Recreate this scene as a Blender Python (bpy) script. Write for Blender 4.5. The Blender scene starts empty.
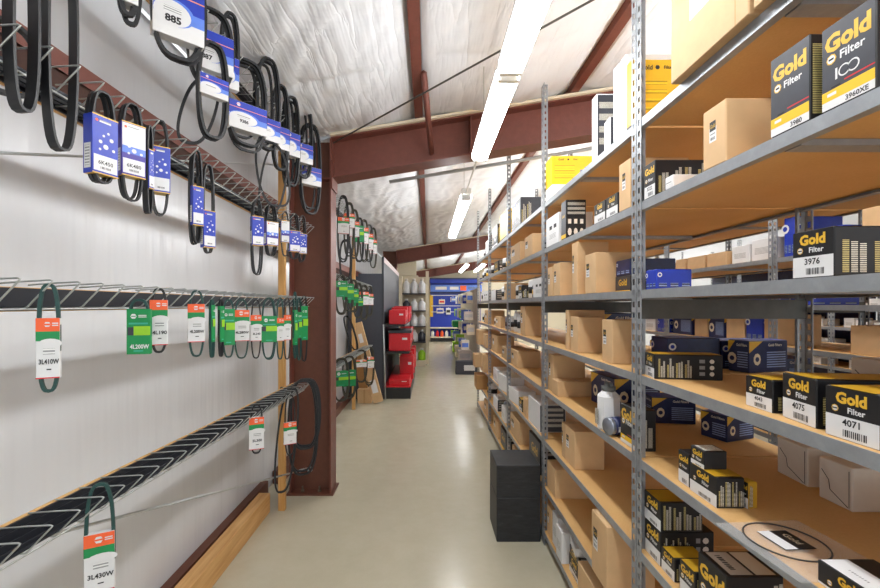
import bpy, math, random
from mathutils import Vector, Matrix, noise
SC = bpy.context.scene
COL = SC.collection
R = math.radians
# ------------------------------------------------------------------ camera, world, exposure
F, CX, CY, H = 415.0, 428.0, 305.0, 1.56     # focal length in pixels, vanishing point, eye height
cd = bpy.data.cameras.new('camera'); cam = bpy.data.objects.new('camera', cd); COL.objects.link(cam)
cam.location = (0, 0, H); cam.rotation_euler = (R(90), 0, 0)
cd.sensor_width = 36; cd.lens = 36 * F / 880; cd.shift_x = 12 / 880; cd.shift_y = 11 / 880
cd.clip_start = 0.05; cd.clip_end = 100
SC.camera = cam
w = bpy.data.worlds.new('world'); SC.world = w; w.use_nodes = True
w.node_tree.nodes['Background'].inputs[0].default_value = (.93, .97, 1, 1)
w.node_tree.nodes['Background'].inputs[1].default_value = .75   # ambient fill entering by the open end of the shop behind the camera
SC.view_settings.view_transform = 'Standard'; SC.view_settings.look = 'None'
SC.view_settings.gamma = 1; SC.view_settings.use_curve_mapping = False
SC.view_settings.exposure = 0.95
TUBE = 15.0           # strength of the fluorescent tubes
SC.cycles.max_bounces = 8; SC.cycles.diffuse_bounces = 7; SC.cycles.glossy_bounces = 3
SC.cycles.use_denoising = True

# ------------------------------------------------------------------ materials
def s2l(c):
    return tuple((x / 255 / 12.92) if x / 255 <= .04045 else ((x / 255 + .055) / 1.055) ** 2.4 for x in c)
class NT:
    def __init__(s, name):
        s.m = bpy.data.materials.new(name); s.m.use_nodes = True
        s.t = s.m.node_tree; s.b = s.t.nodes['Principled BSDF']
    def n(s, k, **kw):
        q = s.t.nodes.new(k)
        for a, v in kw.items(): setattr(q, a, v)
        return q
    def l(s, a, b): s.t.links.new(a, b)
    def coord(s, scale=(1, 1, 1), out='Object'):
        c = s.n('ShaderNodeTexCoord'); m = s.n('ShaderNodeMapping'); m.inputs['Scale'].default_value = scale
        s.l(c.outputs[out], m.inputs[0]); return m.outputs[0]
    def noise(s, vec, scale, detail=3, rough=.55):
        q = s.n('ShaderNodeTexNoise'); q.inputs['Scale'].default_value = scale; q.inputs['Detail'].default_value = detail
        q.inputs['Roughness'].default_value = rough; s.l(vec, q.inputs['Vector']); return q.outputs['Fac']
    def ramp(s, fac, stops):
        q = s.n('ShaderNodeValToRGB'); e = q.color_ramp.elements
        e[0].position, e[0].color = stops[0][0], (*stops[0][1], 1)
        e[1].position, e[1].color = stops[-1][0], (*stops[-1][1], 1)
        for p, c in stops[1:-1]:
            x = e.new(p); x.color = (*c, 1)
        s.l(fac, q.inputs[0]); return q.outputs[0]
    def bump(s, h, strength, dist=.01):
        q = s.n('ShaderNodeBump'); q.inputs['Strength'].default_value = strength; q.inputs['Distance'].default_value = dist
        s.l(h, q.inputs['Height']); s.l(q.outputs[0], s.b.inputs['Normal']); return q
M = {}
def mat(name, rgb, rough=.5, metal=0, var=.06, nscale=30, bump=0, lin=False, spec=.5):
    c = rgb if lin else s2l(rgb)
    t = NT(name); t.b.inputs['Roughness'].default_value = rough; t.b.inputs['Metallic'].default_value = metal
    t.b.inputs['Specular IOR Level'].default_value = spec
    f = t.noise(t.coord(), nscale)
    t.l(t.ramp(f, [(.3, tuple(x * (1 - var) for x in c)), (.7, tuple(min(1, x * (1 + var)) for x in c))]), t.b.inputs['Base Color'])
    if bump: t.bump(f, bump)
    M[name] = t.m; return t.m

mat('kraft', (206, 170, 126), .75, var=.05, nscale=14)
mat('kraft_dark', (176, 132, 80), .75, var=.05)
mat('kraft_pale', (188, 156, 116), .75, var=.04)
mat('tape', (190, 150, 100), .35, var=.03)
mat('seam', (92, 62, 34), .8)
mat('white', (222, 222, 222), .55, var=.02)
mat('offwhite', (222, 215, 205), .6, var=.03)
mat('greycard', (196, 186, 174), .7, var=.03)
mat('cream', (226, 214, 188), .7, var=.03)
mat('black', (22, 22, 25), .42, var=.15)
mat('charcoal', (52, 54, 62), .38, var=.1)
mat('navy', (24, 36, 82), .4, var=.2)
mat('blue', (28, 56, 172), .4, var=.08)
mat('blue_pale', (92, 128, 216), .4, var=.05)
mat('purple', (62, 48, 150), .4, var=.1)
mat('yellow', (232, 186, 14), .45, var=.03)
mat('gold', (222, 176, 52), .38, var=.05)
mat('mustard', (190, 148, 28), .5, var=.06)
mat('red', (206, 26, 38), .38, var=.06)
mat('orange', (240, 98, 48), .5, var=.04)
mat('green', (14, 138, 74), .5, var=.06)
mat('lime', (150, 206, 40), .5, var=.05)
mat('teal', (60, 170, 140), .5, var=.05)
mat('ink', (30, 30, 32), .6)
mat('grey_ink', (140, 140, 140), .6)
mat('pink_strip', (222, 204, 204), .5)
mat('rubber', (24, 25, 28), .5, var=.2, nscale=60)
mat('rubber_green', (26, 66, 62), .55, var=.15, nscale=60)
mat('rubber_olive', (62, 60, 48), .6, var=.15)
mat('gasket', (70, 64, 60), .5)
mat('peach', (246, 150, 96), .5, var=.04)
mat('wire', (188, 192, 190), .32, .7)
mat('rail', (46, 48, 54), .45, .3)
mat('bolt', (120, 110, 96), .45, .7)
mat('cap_grey', (110, 112, 110), .5, .3)
mat('can', (150, 156, 168), .3, .7)
mat('galv', (196, 200, 200), .4, .4)
mat('mdf_gondola', (66, 70, 80), .5, var=.05)
mat('white_paint', (232, 232, 228), .45, var=.02)
mat('truck', (96, 112, 158), .4)

def wood(name, c0, c1, rough=.6, axis=(3, 30, 30)):
    t = NT(name); t.b.inputs['Roughness'].default_value = rough
    f = t.noise(t.coord(axis), 2.2, 5, .6)
    t.l(t.ramp(f, [(.3, s2l(c0)), (.7, s2l(c1))]), t.b.inputs['Base Color']); t.bump(f, .15, .004); M[name] = t.m
wood('timber', (198, 146, 84), (226, 182, 122), .6, (18, 1.2, 18))
wood('timber_up', (196, 142, 76), (222, 176, 112), .6, (18, 18, 1.2))
t = NT('board'); t.b.inputs['Roughness'].default_value = .62     # particle board decking
v = t.coord(); f = t.noise(v, 120, 4, .7); g = t.noise(v, 4, 2)
mx = t.n('ShaderNodeMath', operation='ADD'); t.l(f, mx.inputs[0]); t.l(g, mx.inputs[1])
hv = t.n('ShaderNodeMath', operation='MULTIPLY'); hv.inputs[1].default_value = .5; t.l(mx.outputs[0], hv.inputs[0])
t.l(t.ramp(hv.outputs[0], [(.3, s2l((202, 157, 95))), (.7, s2l((218, 176, 117)))]), t.b.inputs['Base Color']); t.bump(f, .1, .002); M['board'] = t.m
def steel(name, c, rough=.48, metal=.35):
    t = NT(name); t.b.inputs['Roughness'].default_value = rough; t.b.inputs['Metallic'].default_value = metal
    v = t.coord(); f = t.noise(v, 18, 6, .7)
    t.l(t.ramp(f, [(.25, tuple(x * .82 for x in s2l(c))), (.55, s2l(c)), (.8, tuple(min(1, x * 1.2) for x in s2l(c)))]), t.b.inputs['Base Color'])
    t.bump(f, .08, .003); M[name] = t.m
steel('rack_steel', (154, 158, 162), .42, .4)
steel('rack_dark', (84, 84, 80), .5, .3)  # shade on the tie plates is put into this darker steel colour
steel('oxide', (118, 66, 54), .5, .0)
steel('oxide_dark', (104, 62, 46), .55, .0)
# fine print: rows of tiny light text on a dark pack
def fine(name, bg, fg, freq=900, axis='Z'):
    t = NT(name); t.b.inputs['Roughness'].default_value = .4
    c = t.n('ShaderNodeTexCoord'); sp = t.n('ShaderNodeSeparateXYZ'); t.l(c.outputs['Object'], sp.inputs[0])
    a = t.n('ShaderNodeMath', operation='MULTIPLY'); a.inputs[1].default_value = freq; t.l(sp.outputs[axis], a.inputs[0])
    b = t.n('ShaderNodeMath', operation='SINE'); t.l(a.outputs[0], b.inputs[0])
    f = t.noise(c.outputs['Object'], 260, 1)
    d = t.n('ShaderNodeMath', operation='ADD'); t.l(b.outputs[0], d.inputs[0]); t.l(f, d.inputs[1])
    t.l(t.ramp(d.outputs[0], [(.35, s2l(bg)), (.75, s2l(fg))]), t.b.inputs['Base Color']); M[name] = t.m
fine('print_grey', (28, 28, 30), (226, 222, 208), 1800)
fine('print_gold', (30, 28, 24), (214, 198, 130), 1800)
fine('print_blue', (26, 40, 78), (140, 160, 205), 700)
fine('print_yellow', (240, 204, 24), (180, 150, 20), 420)
fine('print_white', (232, 232, 230), (150, 150, 150), 800)
# wall lining: taut white reinforced vinyl with soft vertical ripples and gloss
t = NT('wall_vinyl'); t.b.inputs['Roughness'].default_value = .24; t.b.inputs['Base Color'].default_value = (*s2l((220, 222, 225)), 1)
v = t.coord((1, 2.6, .22)); f = t.noise(v, 2.2, 3, .5); v2 = t.coord((1, 30, 30)); g = t.noise(v2, 1.6, 1)
m1 = t.n('ShaderNodeMath', operation='MULTIPLY'); m1.inputs[1].default_value = .004; t.l(g, m1.inputs[0])
m2 = t.n('ShaderNodeMath', operation='ADD'); t.l(f, m2.inputs[0]); t.l(m1.outputs[0], m2.inputs[1])
t.bump(m2.outputs[0], .26, .05); M['wall_vinyl'] = t.m
def lining(name, rot, sc, k):
    t = NT(name); t.b.inputs['Roughness'].default_value = .4; t.b.inputs['Base Color'].default_value = (*s2l((238, 241, 246)), 1)
    c = t.n('ShaderNodeTexCoord'); mp = t.n('ShaderNodeMapping'); mp.inputs['Rotation'].default_value = (0, 0, rot); mp.inputs['Scale'].default_value = sc
    t.l(c.outputs['Object'], mp.inputs[0]); f = t.noise(mp.outputs[0], 1.0, 3, .5)
    a = t.n('ShaderNodeMath', operation='SUBTRACT'); a.inputs[1].default_value = .5; t.l(f, a.inputs[0])
    b = t.n('ShaderNodeMath', operation='ABSOLUTE'); t.l(a.outputs[0], b.inputs[0])
    d = t.n('ShaderNodeMath', operation='POWER'); d.inputs[1].default_value = .5; t.l(b.outputs[0], d.inputs[0])
    t.bump(d.outputs[0], k, .05); M[name] = t.m
lining('roof_vinyl', R(-32), (9, 1.1, 1), .30)
lining('roof_vinyl_far', R(4), (1.1, 4.2, 1), .2)
# polished concrete
t = NT('concrete'); v = t.coord(); f = t.noise(v, .9, 6, .62); g = t.noise(v, 7, 6, .7)
mx = t.n('ShaderNodeMath', operation='ADD'); t.l(f, mx.inputs[0]); t.l(g, mx.inputs[1])
hv = t.n('ShaderNodeMath', operation='MULTIPLY'); hv.inputs[1].default_value = .5; t.l(mx.outputs[0], hv.inputs[0])
t.l(t.ramp(hv.outputs[0], [(.25, s2l((186, 178, 154))), (.5, s2l((193, 186, 163))), (.75, s2l((200, 194, 173)))]), t.b.inputs['Base Color'])
t.l(t.ramp(g, [(.3, (.18,) * 3), (.7, (.26,) * 3)]), t.b.inputs['Roughness']); t.bump(g, .05, .004); M['concrete'] = t.m
def emit(name, c, k):
    t = NT(name); t.b.inputs['Base Color'].default_value = (*c, 1); t.b.inputs['Emission Color'].default_value = (*c, 1)
    t.b.inputs['Emission Strength'].default_value = k; M[name] = t.m
emit('tube', (.97, .985, 1), TUBE)
t = NT('clear_film'); t.b.inputs['Roughness'].default_value = .12; t.b.inputs['Alpha'].default_value = .16
t.b.inputs['Base Color'].default_value = (.9, .9, .9, 1); M['clear_film'] = t.m

# ------------------------------------------------------------------ mesh builder
_txt = {}
def text_geo(s, bold=.02):
    k = (s, bold)
    if k not in _txt:
        c = bpy.data.curves.new('t', 'FONT'); c.body = s; c.size = 1; c.resolution_u = 2; c.offset = bold
        o = bpy.data.objects.new('t', c); me = o.to_mesh()
        vs = [(v.co.x, v.co.y) for v in me.vertices]; fs = [tuple(p.vertices) for p in me.polygons]
        o.to_mesh_clear(); bpy.data.objects.remove(o); bpy.data.curves.remove(c)
        x0 = min(v[0] for v in vs); x1 = max(v[0] for v in vs); y0 = min(v[1] for v in vs); y1 = max(v[1] for v in vs)
        _txt[k] = ([((v[0] - x0) / (y1 - y0), (v[1] - y0) / (y1 - y0)) for v in vs], fs, (x1 - x0) / (y1 - y0))
    return _txt[k]
class MB:
    def __init__(s): s.v, s.f, s.m, s.s, s.mats = [], [], [], [], []
    def mi(s, m):
        if m not in s.mats: s.mats.append(m)
        return s.mats.index(m)
    def add(s, vs, fs, m, smooth=False):
        b = len(s.v); s.v += [tuple(x) for x in vs]; i = s.mi(m)
        for f in fs: s.f.append(tuple(b + k for k in f)); s.m.append(i); s.s.append(smooth)
        return s
    def box(s, x0, x1, y0, y1, z0, z1, m, rot=0, piv=None):
        vs = [(x, y, z) for x in (x0, x1) for y in (y0, y1) for z in (z0, z1)]
        if rot:
            p = Vector(piv or ((x0 + x1) / 2, (y0 + y1) / 2, 0)); q = Matrix.Rotation(rot, 3, 'Z')
            vs = [tuple(q @ (Vector(v) - p) + p) for v in vs]
        return s.add(vs, [(0, 1, 3, 2), (4, 6, 7, 5), (0, 4, 5, 1), (2, 3, 7, 6), (0, 2, 6, 4), (1, 5, 7, 3)], m)
    def cbox(s, x0, x1, y0, y1, z0, z1, m, c=.002, fm={}):
        """box with chamfered edges; fm gives materials of single faces by (axis, sign)"""
        lo, hi = (x0, y0, z0), (x1, y1, z1); ix = {}; vs = []
        for sg in [(a, b, d) for a in (0, 1) for b in (0, 1) for d in (0, 1)]:
            for ax in range(3):
                p = [(hi[k] if sg[k] else lo[k]) for k in range(3)]
                for k in range(3):
                    if k != ax: p[k] += -c if sg[k] else c
                ix[sg, ax] = len(vs); vs.append(p)
        def q(ax, sg, a, b): t = [0, 0, 0]; t[ax] = sg; t[(ax + 1) % 3] = a; t[(ax + 2) % 3] = b; return tuple(t)
        for ax in range(3):
            for sg in (0, 1):
                s_fm = fm.get(('xyz'[ax], '+' if sg else '-'), m)
                s.add([vs[ix[q(ax, sg, a, b), ax]] for a, b in ((0, 0), (1, 0), (1, 1), (0, 1))], [(0, 1, 2, 3)], s_fm)
        for ax in range(3):
            a, b = (ax + 1) % 3, (ax + 2) % 3
            for sa in (0, 1):
                for sb in (0, 1):
                    t0 = [0, 0, 0]; t0[a] = sa; t0[b] = sb; t1 = list(t0); t1[ax] = 1; t0, t1 = tuple(t0), tuple(t1)
                    s.add([vs[ix[t0, a]], vs[ix[t1, a]], vs[ix[t1, b]], vs[ix[t0, b]]], [(0, 1, 2, 3)], m)
        for sg in [(a, b, d) for a in (0, 1) for b in (0, 1) for d in (0, 1)]:
            s.add([vs[ix[sg, k]] for k in range(3)], [(0, 1, 2)], m)
        return s
    def quad(s, o, u, v, m, u0=0, u1=1, v0=0, v1=1, n=None, d=.0005):
        """a printed patch on the face with corner o and edges u, v, standing d proud of it"""
        o, u, v = Vector(o), Vector(u), Vector(v); k = u.cross(v).normalized() * d
        return s.add([o + u * a + v * b + k for a, b in ((u0, v0), (u1, v0), (u1, v1), (u0, v1))], [(0, 1, 2, 3)], m)
    def disc(s, o, u, v, m, cu, cv, ru, d=.0008, n=6, rv=None):
        o, u, v = Vector(o), Vector(u), Vector(v); k = u.cross(v).normalized() * d; U, V = u.normalized(), v.normalized(); rv = rv or ru
        p = o + u * cu + v * cv + k
        return s.add([p + U * ru * math.cos(i * 2 * math.pi / n) + V * rv * math.sin(i * 2 * math.pi / n) for i in range(n)], [tuple(range(n))], m)
    def text(s, o, u, v, txt, cu, cv, h, m, d=.0009, maxw=None, bold=.02):
        """text centred at (cu, cv) of the face o, u, v; h is its height in metres"""
        vs, fs, a = text_geo(txt, bold); o, u, v = Vector(o), Vector(u), Vector(v); k = u.cross(v).normalized() * d
        U, V = u.normalized(), v.normalized(); sx = h
        if maxw and a * h > maxw: sx = maxw / a
        p = o + u * cu + v * cv + k - U * (a * sx / 2) - V * h / 2
        return s.add([p + U * x * sx + V * y * h for x, y in vs], fs, m)
    def bars(s, o, u, v, m, u0, u1, v0, v1, n=9, d=.0008, seed=1):
        r = random.Random(seed); w = (u1 - u0) / n
        for i in range(n): s.quad(o, u, v, m, u0 + i * w, u0 + i * w + w * r.uniform(.3, .75), v0, v1, d=d)
        return s
    def tube(s, pts, r, m, n=6, closed=False):
        pts = [Vector(p) for p in pts]; N = len(pts); vs = []; prev = None
        for i, p in enumerate(pts):
            a = pts[(i - 1) % N] if (i or closed) else p; b = pts[(i + 1) % N] if (i < N - 1 or closed) else p
            d = (b - a).normalized()
            if prev is None: e = d.cross(Vector((0, 0, 1)) if abs(d.z) < .9 else Vector((1, 0, 0))).normalized()
            else: e = (prev - d * prev.dot(d)).normalized()
            prev = e; g = d.cross(e)
            for k in range(n):
                t = 2 * math.pi * k / n; vs.append(p + e * r * math.cos(t) + g * r * math.sin(t))
        fs = [(i * n + k, i * n + (k + 1) % n, ((i + 1) % N) * n + (k + 1) % n, ((i + 1) % N) * n + k) for i in range(N if closed else N - 1) for k in range(n)]
        if not closed: fs += [tuple(range(n))[::-1], tuple((N - 1) * n + k for k in range(n))]
        return s.add(vs, fs, m, True)
    def lathe(s, c, prof, m, n=20):
        vs, fs = [], []
        for r, z in prof:
            for k in range(n):
                t = 2 * math.pi * k / n; vs.append((c[0] + r * math.cos(t), c[1] + r * math.sin(t), c[2] + z))
        for i in range(len(prof) - 1):
            for k in range(n): fs.append((i * n + k, i * n + (k + 1) % n, (i + 1) * n + (k + 1) % n, (i + 1) * n + k))
        fs += [tuple(range(n))[::-1], tuple((len(prof) - 1) * n + k for k in range(n))]
        return s.add(vs, fs, m, n > 8)
    def build(s, name, parent=None, loc=None, rz=0):
        me = bpy.data.meshes.new(name); me.from_pydata(s.v, [], s.f)
        for m in s.mats: me.materials.append(M[m])
        me.polygons.foreach_set('material_index', s.m); me.polygons.foreach_set('use_smooth', s.s); me.update()
        o = bpy.data.objects.new(name, me); COL.objects.link(o)
        if parent: o.parent = parent
        if loc: o.location = loc
        if rz: o.rotation_euler = (0, 0, rz)
        return o
def tag(o, label, cat, group=None, kind=None):
    o['label'] = label
    if cat: o['category'] = cat
    if group: o['group'] = group
    if kind: o['kind'] = kind
    return o
def struct(o, label=None):
    o['kind'] = 'structure'
    if label: o['label'] = label
    return o
def empty(name, loc=(0, 0, 0), rz=0):
    o = bpy.data.objects.new(name, None); COL.objects.link(o); o.location = loc; o.rotation_euler = (0, 0, rz); o.empty_display_size = .05
    return o
def dup(o, parent=None, loc=None):
    c = o.copy(); COL.objects.link(c)
    if parent: c.parent = parent
    if loc: c.location = loc
    return c
def dup_tree(o, parent=None):
    c = dup(o, parent)
    for ch in list(o.children): dup_tree(ch, c)
    return c
ORD = ['first', 'second', 'third', 'fourth', 'fifth', 'sixth', 'seventh', 'eighth', 'ninth', 'tenth', 'eleventh', 'twelfth', 'thirteenth', 'fourteenth', 'fifteenth',
       'sixteenth', 'seventeenth', 'eighteenth', 'nineteenth', 'twentieth']
def Yx(px, X): return F * X / (px - CX)
def Zp(py, Y): return H + (CY - py) * Y / F

# ------------------------------------------------------------------ the building
SL = .165                         # roof pitch, rising to the right
XW = -1.36                        # lining of the left wall
YB, XR, Y0 = 18.3, 7.4, -3.0      # back wall, right wall, open end behind the camera
def roofz(x): return 3.10 + SL * x
struct(MB().box(-1.7, XR + .2, Y0, YB + .2, -.1, 0, 'concrete').build('floor'))
struct(MB().box(XW - .1, XW, Y0, YB, 0, 2.95, 'wall_vinyl').build('wall_left'))
struct(MB().box(XR, XR + .1, Y0, YB, 0, 4.5, 'wall_vinyl').build('wall_right'))
struct(MB().box(XW - .1, XR + .1, YB, YB + .1, 0, 4.6, 'cream').build('wall_back'))
PUR = [-1.36, -.075, 1.19, 2.45, 3.71, 4.97, 6.23, 7.5]
RAF = [-3.6, 3.505, 10.6, 17.7]
def blanket(xa, xb, ya, yb, seed, near):
    b0 = yb < 4
    """roof lining between two ceiling beams: it sags, billows towards the rafters and wrinkles"""
    nx, ny = (40, 190) if near else (12, 60)
    vs, fs = [], []
    for j in range(ny + 1):
        y = ya + (yb - ya) * j / ny
        for i in range(nx + 1):
            u = i / nx; x = xa + .035 + (xb - xa - .07) * u
            e = math.sin(math.pi * u) ** .55
            seam = abs(((y - 3.5) / .9) % 1 - .5) * 2
            z = roofz(x) + .055 - .075 * e
            z -= .028 * e * (1 - seam ** 14)
            p = Vector((x * 1.3 + seed * 7 + .5 * y, y * 1.1, seed))
            z += .012 * e * noise.noise(p * 1.5)
            bend = .57 if b0 else .15
            q = Vector(((x * (1 - bend * .3) + (y - 3) * bend) * 8 + .8 * noise.noise(p * 2), (y - x * bend) * 1.3, seed * 3.))
            z += .022 * e * ((1 - abs(noise.noise(q))) ** 6 - .25)
            d = min(abs(y - r) for r in RAF)
            z += .05 * e * max(0, 1 - d / .35)
            vs.append((x, y, z))
    for j in range(ny):
        for i in range(nx):
            a = j * (nx + 1) + i; fs.append((a, a + 1, a + nx + 2, a + nx + 1))
    o = MB().add(vs, fs, 'roof_vinyl' if b0 else 'roof_vinyl_far', True).build('ceiling'); struct(o)
for b in range(3):
    for k in range(len(PUR) - 1):
        blanket(PUR[k], PUR[k + 1], RAF[b] + .02, RAF[b + 1] - .02, b * 10 + k, k < 3 and b < 2)
struct(MB().add([(XW - .1, Y0 - 1, roofz(XW) + .3), (XR + .1, Y0 - 1, roofz(XR) + .3), (XR + .1, YB, roofz(XR) + .3), (XW - .1, YB, roofz(XW) + .3)], [(0, 1, 2, 3)], 'white').build('roof'))
for k, x in enumerate(PUR[1:-1]):
    z = roofz(x)
    m = MB().box(x - .032, x + .032, Y0, YB, z - .005, z + .004, 'oxide').box(x - .032, x - .026, Y0, YB, z, z + .2, 'oxide').box(x + .026, x + .032, Y0, YB, z, z + .05, 'oxide_dark')
    struct(m.build('ceiling_beam'))
for y in RAF[1:]:
    def sl(x0, x1, zo0, zo1, ya, yb, m, mb):
        vs = [(x, yy, 2.74 + SL * x + zo) for x in (x0, x1) for yy in (ya, yb) for zo in (zo0, zo1)]
        mb.add(vs, [(0, 1, 3, 2), (4, 6, 7, 5), (0, 4, 5, 1), (2, 3, 7, 6), (0, 2, 6, 4), (1, 5, 7, 3)], m)
    mb = MB(); x0, x1 = -.80, XR
    sl(x0, x1, 0, .012, y - .1, y + .1, 'oxide', mb); sl(x0, x1, .012, .318, y - .005, y + .005, 'oxide', mb); sl(x0, x1, .318, .33, y - .1, y + .1, 'oxide', mb)
    sl(x0, x1, .331, .352, y - .13, y + .1, 'cream', mb)        # insulation strip along the top flange
    for xs in (.35, 1.9, 3.5): sl(xs, xs + .01, .012, .318, y - .09, y + .09, 'oxide', mb)
    struct(mb.build('ceiling_beam'), 'brown steel rafter rising to the right over the aisle')
    # column against the left wall: H section with its flange to the aisle
    mb = MB(); zt = 2.93
    mb.box(-.809, -.797, y - .095, y + .095, .012, zt, 'oxide').box(-1.14, -1.128, y - .095, y + .095, .012, zt, 'oxide').box(-1.13, -.8, y - .005, y + .005, .012, zt, 'oxide_dark')
    mb.box(-1.16, -.775, y - .115, y + .115, 0, .012, 'oxide_dark')
    mb.box(-1.13, -.81, y - .09, y + .09, 2.60, 2.61, 'oxide'); mb.box(-.797, -.785, y - .1, y + .1, 2.52, 2.75, 'oxide')
    for bx in (-1.04, -.9): mb.lathe((bx, y - .06, .012), [(.016, 0), (.016, .012), (.008, .012), (.008, .045)], 'bolt', 6)
    struct(mb.build('steel_column'))
# girt along the left wall: vertical lip with a deep shelf behind it
struct(MB().box(-1.17, -1.158, Y0, 3.40, 2.30, 2.362, 'oxide').box(-1.355, -1.16, Y0, 3.40, 2.30, 2.308, 'oxide_dark').build('wall_beam'))
struct(MB().box(-1.17, -1.158, 3.62, 10.5, 2.03, 2.11, 'oxide').box(-1.355, -1.16, 3.62, 10.5, 2.03, 2.038, 'oxide_dark').build('wall_beam'))
struct(MB().box(-1.355, -1.30, Y0, 3.38, 0, .13, 'oxide_dark').build('baseboard_left'))
struct(MB().box(-1.355, -1.27, 3.62, 6.85, 0, .11, 'oxide_dark').build('baseboard_left_far'))
tag(MB().cbox(-1.275, -1.19, Y0 + .3, 3.13, 0, .145, 'timber', .004).build('timber_plank'), 'long timber plank lying on the concrete floor along the left wall', 'plank')
for y, lab in ((3.16, 'square timber post standing in front of the first brown column'), (6.2, 'square timber post beyond the first brown column, near the leaning cardboard')):
    tag(MB().cbox(-1.135, -1.085, y - .02, y + .02, 0, 2.85, 'timber_up', .003).build('timber_post'), lab, 'post', 'timber posts along the left wall')

# bracing rods, conduit
def rod(name, a, b, r, m, label, cat, extra=None):
    mb = MB().tube([a, b], r, m, 6)
    if extra: extra(mb)
    return tag(mb.build(name), label, cat)
e = empty('bracing_rod'); tag(e, 'thin steel bracing rod crossing the lower white wall to an eye bolt on the column', 'rod')
MB().tube([(-1.2, .6, 1.06), (-1.015, 3.40, .21)], .006, 'galv').build('rod', e)
MB().tube([(-1.03, 3.33, .228), (-1.0, 3.44, .20)], .013, 'galv', 8).tube([(-.985, 3.47, .21 + .018 * math.sin(a)) if 0 else (-.985 + .018 * math.cos(a), 3.46, .19 + .018 * math.sin(a)) for a in [i * .785 for i in range(8)]], .007, 'galv', 6, True).build('turnbuckle', e)
rod('bracing_rod', (-1.2, .4, 1.74), (-1.17, 3.38, 2.70), .005, 'galv', 'thin steel bracing rod crossing the upper white wall behind the blue belt packs', 'rod')
rod('bracing_cable', (-.77, 3.38, 2.88), (1.74, 1.22, 3.15), .006, 'rack_dark', 'thin grey bracing cable under the ceiling running from the column past the lamp', 'cable')

struct(MB().tube([(-.03, 2.72, 3.085), (.03, 3.40, 2.80)], .022, 'oxide', 4).build('ceiling_beam'))
rod('conduit', (-.35, 3.76, 2.675), (3.2, 3.76, 3.26), .016, 'galv', 'grey conduit pipe running up to the right just behind the first rafter', 'conduit')
# ------------------------------------------------------------------ fluorescent lamps
def strip_lamp(x, y0, y1, z, label, n, chain=True):
    e = empty('strip_light', (x, (y0 + y1) / 2, z)); tag(e, label, 'ceiling light', 'fluorescent strip lights'); L = y1 - y0
    seg = L / n
    MB().box(-.044, .044, -L / 2, L / 2, .035, .085, 'white_paint').build('housing', e)
    for i in range(n):
        ya = -L / 2 + i * seg + .03; yb = ya + seg - .06
        vs = [(px, yy, pz) for yy in (ya, yb) for px, pz in ((-.042, .034), (-.054, .026), (-.052, -.008), (-.036, -.024), (.036, -.024), (.052, -.008), (.054, .026), (.042, .034))]
        MB().add(vs, [tuple((k, (k + 1) % 8, 8 + (k + 1) % 8, 8 + k)) for k in range(8)], 'tube').build('lamp_lens', e)
        for yy in (ya, yb):
            MB().box(-.046, .046, yy - .012, yy + .012, -.025, .033, 'white_paint').build('lamp_holder', e)
    if chain:
        zt = roofz(x) + .12 - z
        for yy in (-L / 2 + .25, L / 2 - .25): MB().tube([(0, yy, .08), (0, yy, zt)], .003, 'galv', 4).build('hanger', e)
    return e
strip_lamp(.365, .76, 2.96, 2.60, 'long fluorescent strip light above the near aisle, in front of the first rafter', 2)
strip_lamp(.365, -1.75, .62, 2.60, 'fluorescent strip light above the aisle behind the viewpoint', 2)
strip_lamp(.37, 4.0, 6.36, 2.60, 'fluorescent strip light in the middle of the aisle, just past the first rafter', 2)
strip_lamp(1.15, 12.2, 14.6, 2.72, 'small distant fluorescent strip light over the aisle past the second rafter', 2)
strip_lamp(1.75, 13.0, 15.4, 2.80, 'distant fluorescent strip light to the right of another past the second rafter', 2)
strip_lamp(3.4, 7.5, 12.3, 3.25, 'added fluorescent strip lights over the third aisle, brightening the ceiling past the rafter', 4)  # added fill for the section past the first rafter, hidden by shelving
strip_lamp(1.85, 6.75, 7.5, 3.02, 'short strip light added at the end of the second aisle to brighten the ceiling', 1)  # extra lamp added to lift the ceiling beyond the column
strip_lamp(2.1, 7.6, 10.0, 3.02, 'strip light added over the second aisle to brighten the far left displays', 2)  # put in to throw more light on the jugs at the left
strip_lamp(2.6, 11.0, 14.6, 3.1, 'strip light added right of the pegboard to brighten the far floor', 3)  # added fill for the far stretch of the aisle
strip_lamp(4.6, 11.0, 17.0, 3.4, 'long strip light added at the far right to brighten the far end', 5)  # added to raise the light level towards the back of the shop
strip_lamp(2.9, 15.2, 17.6, 3.0, 'strip light added in front of the far wall to brighten the blue display', 2)  # added so that the blue display gets more light
strip_lamp(1.85, .7, 3.1, 3.02, 'fluorescent strip light over the second aisle behind the near shelving', 2)
strip_lamp(1.85, 4.2, 6.6, 3.02, 'fluorescent strip light over the second aisle behind the far shelving', 2)
strip_lamp(3.4, 1.5, 6.3, 3.25, 'fluorescent strip lights over the third aisle seen between shelves', 4)
tag(MB().tube([(.365, 2.97, 2.645), (.37, 3.99, 2.645)], .008, 'white_paint', 6).build('conduit'), 'thin conduit joining the two strip lights beneath the first rafter', 'conduit')

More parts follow.
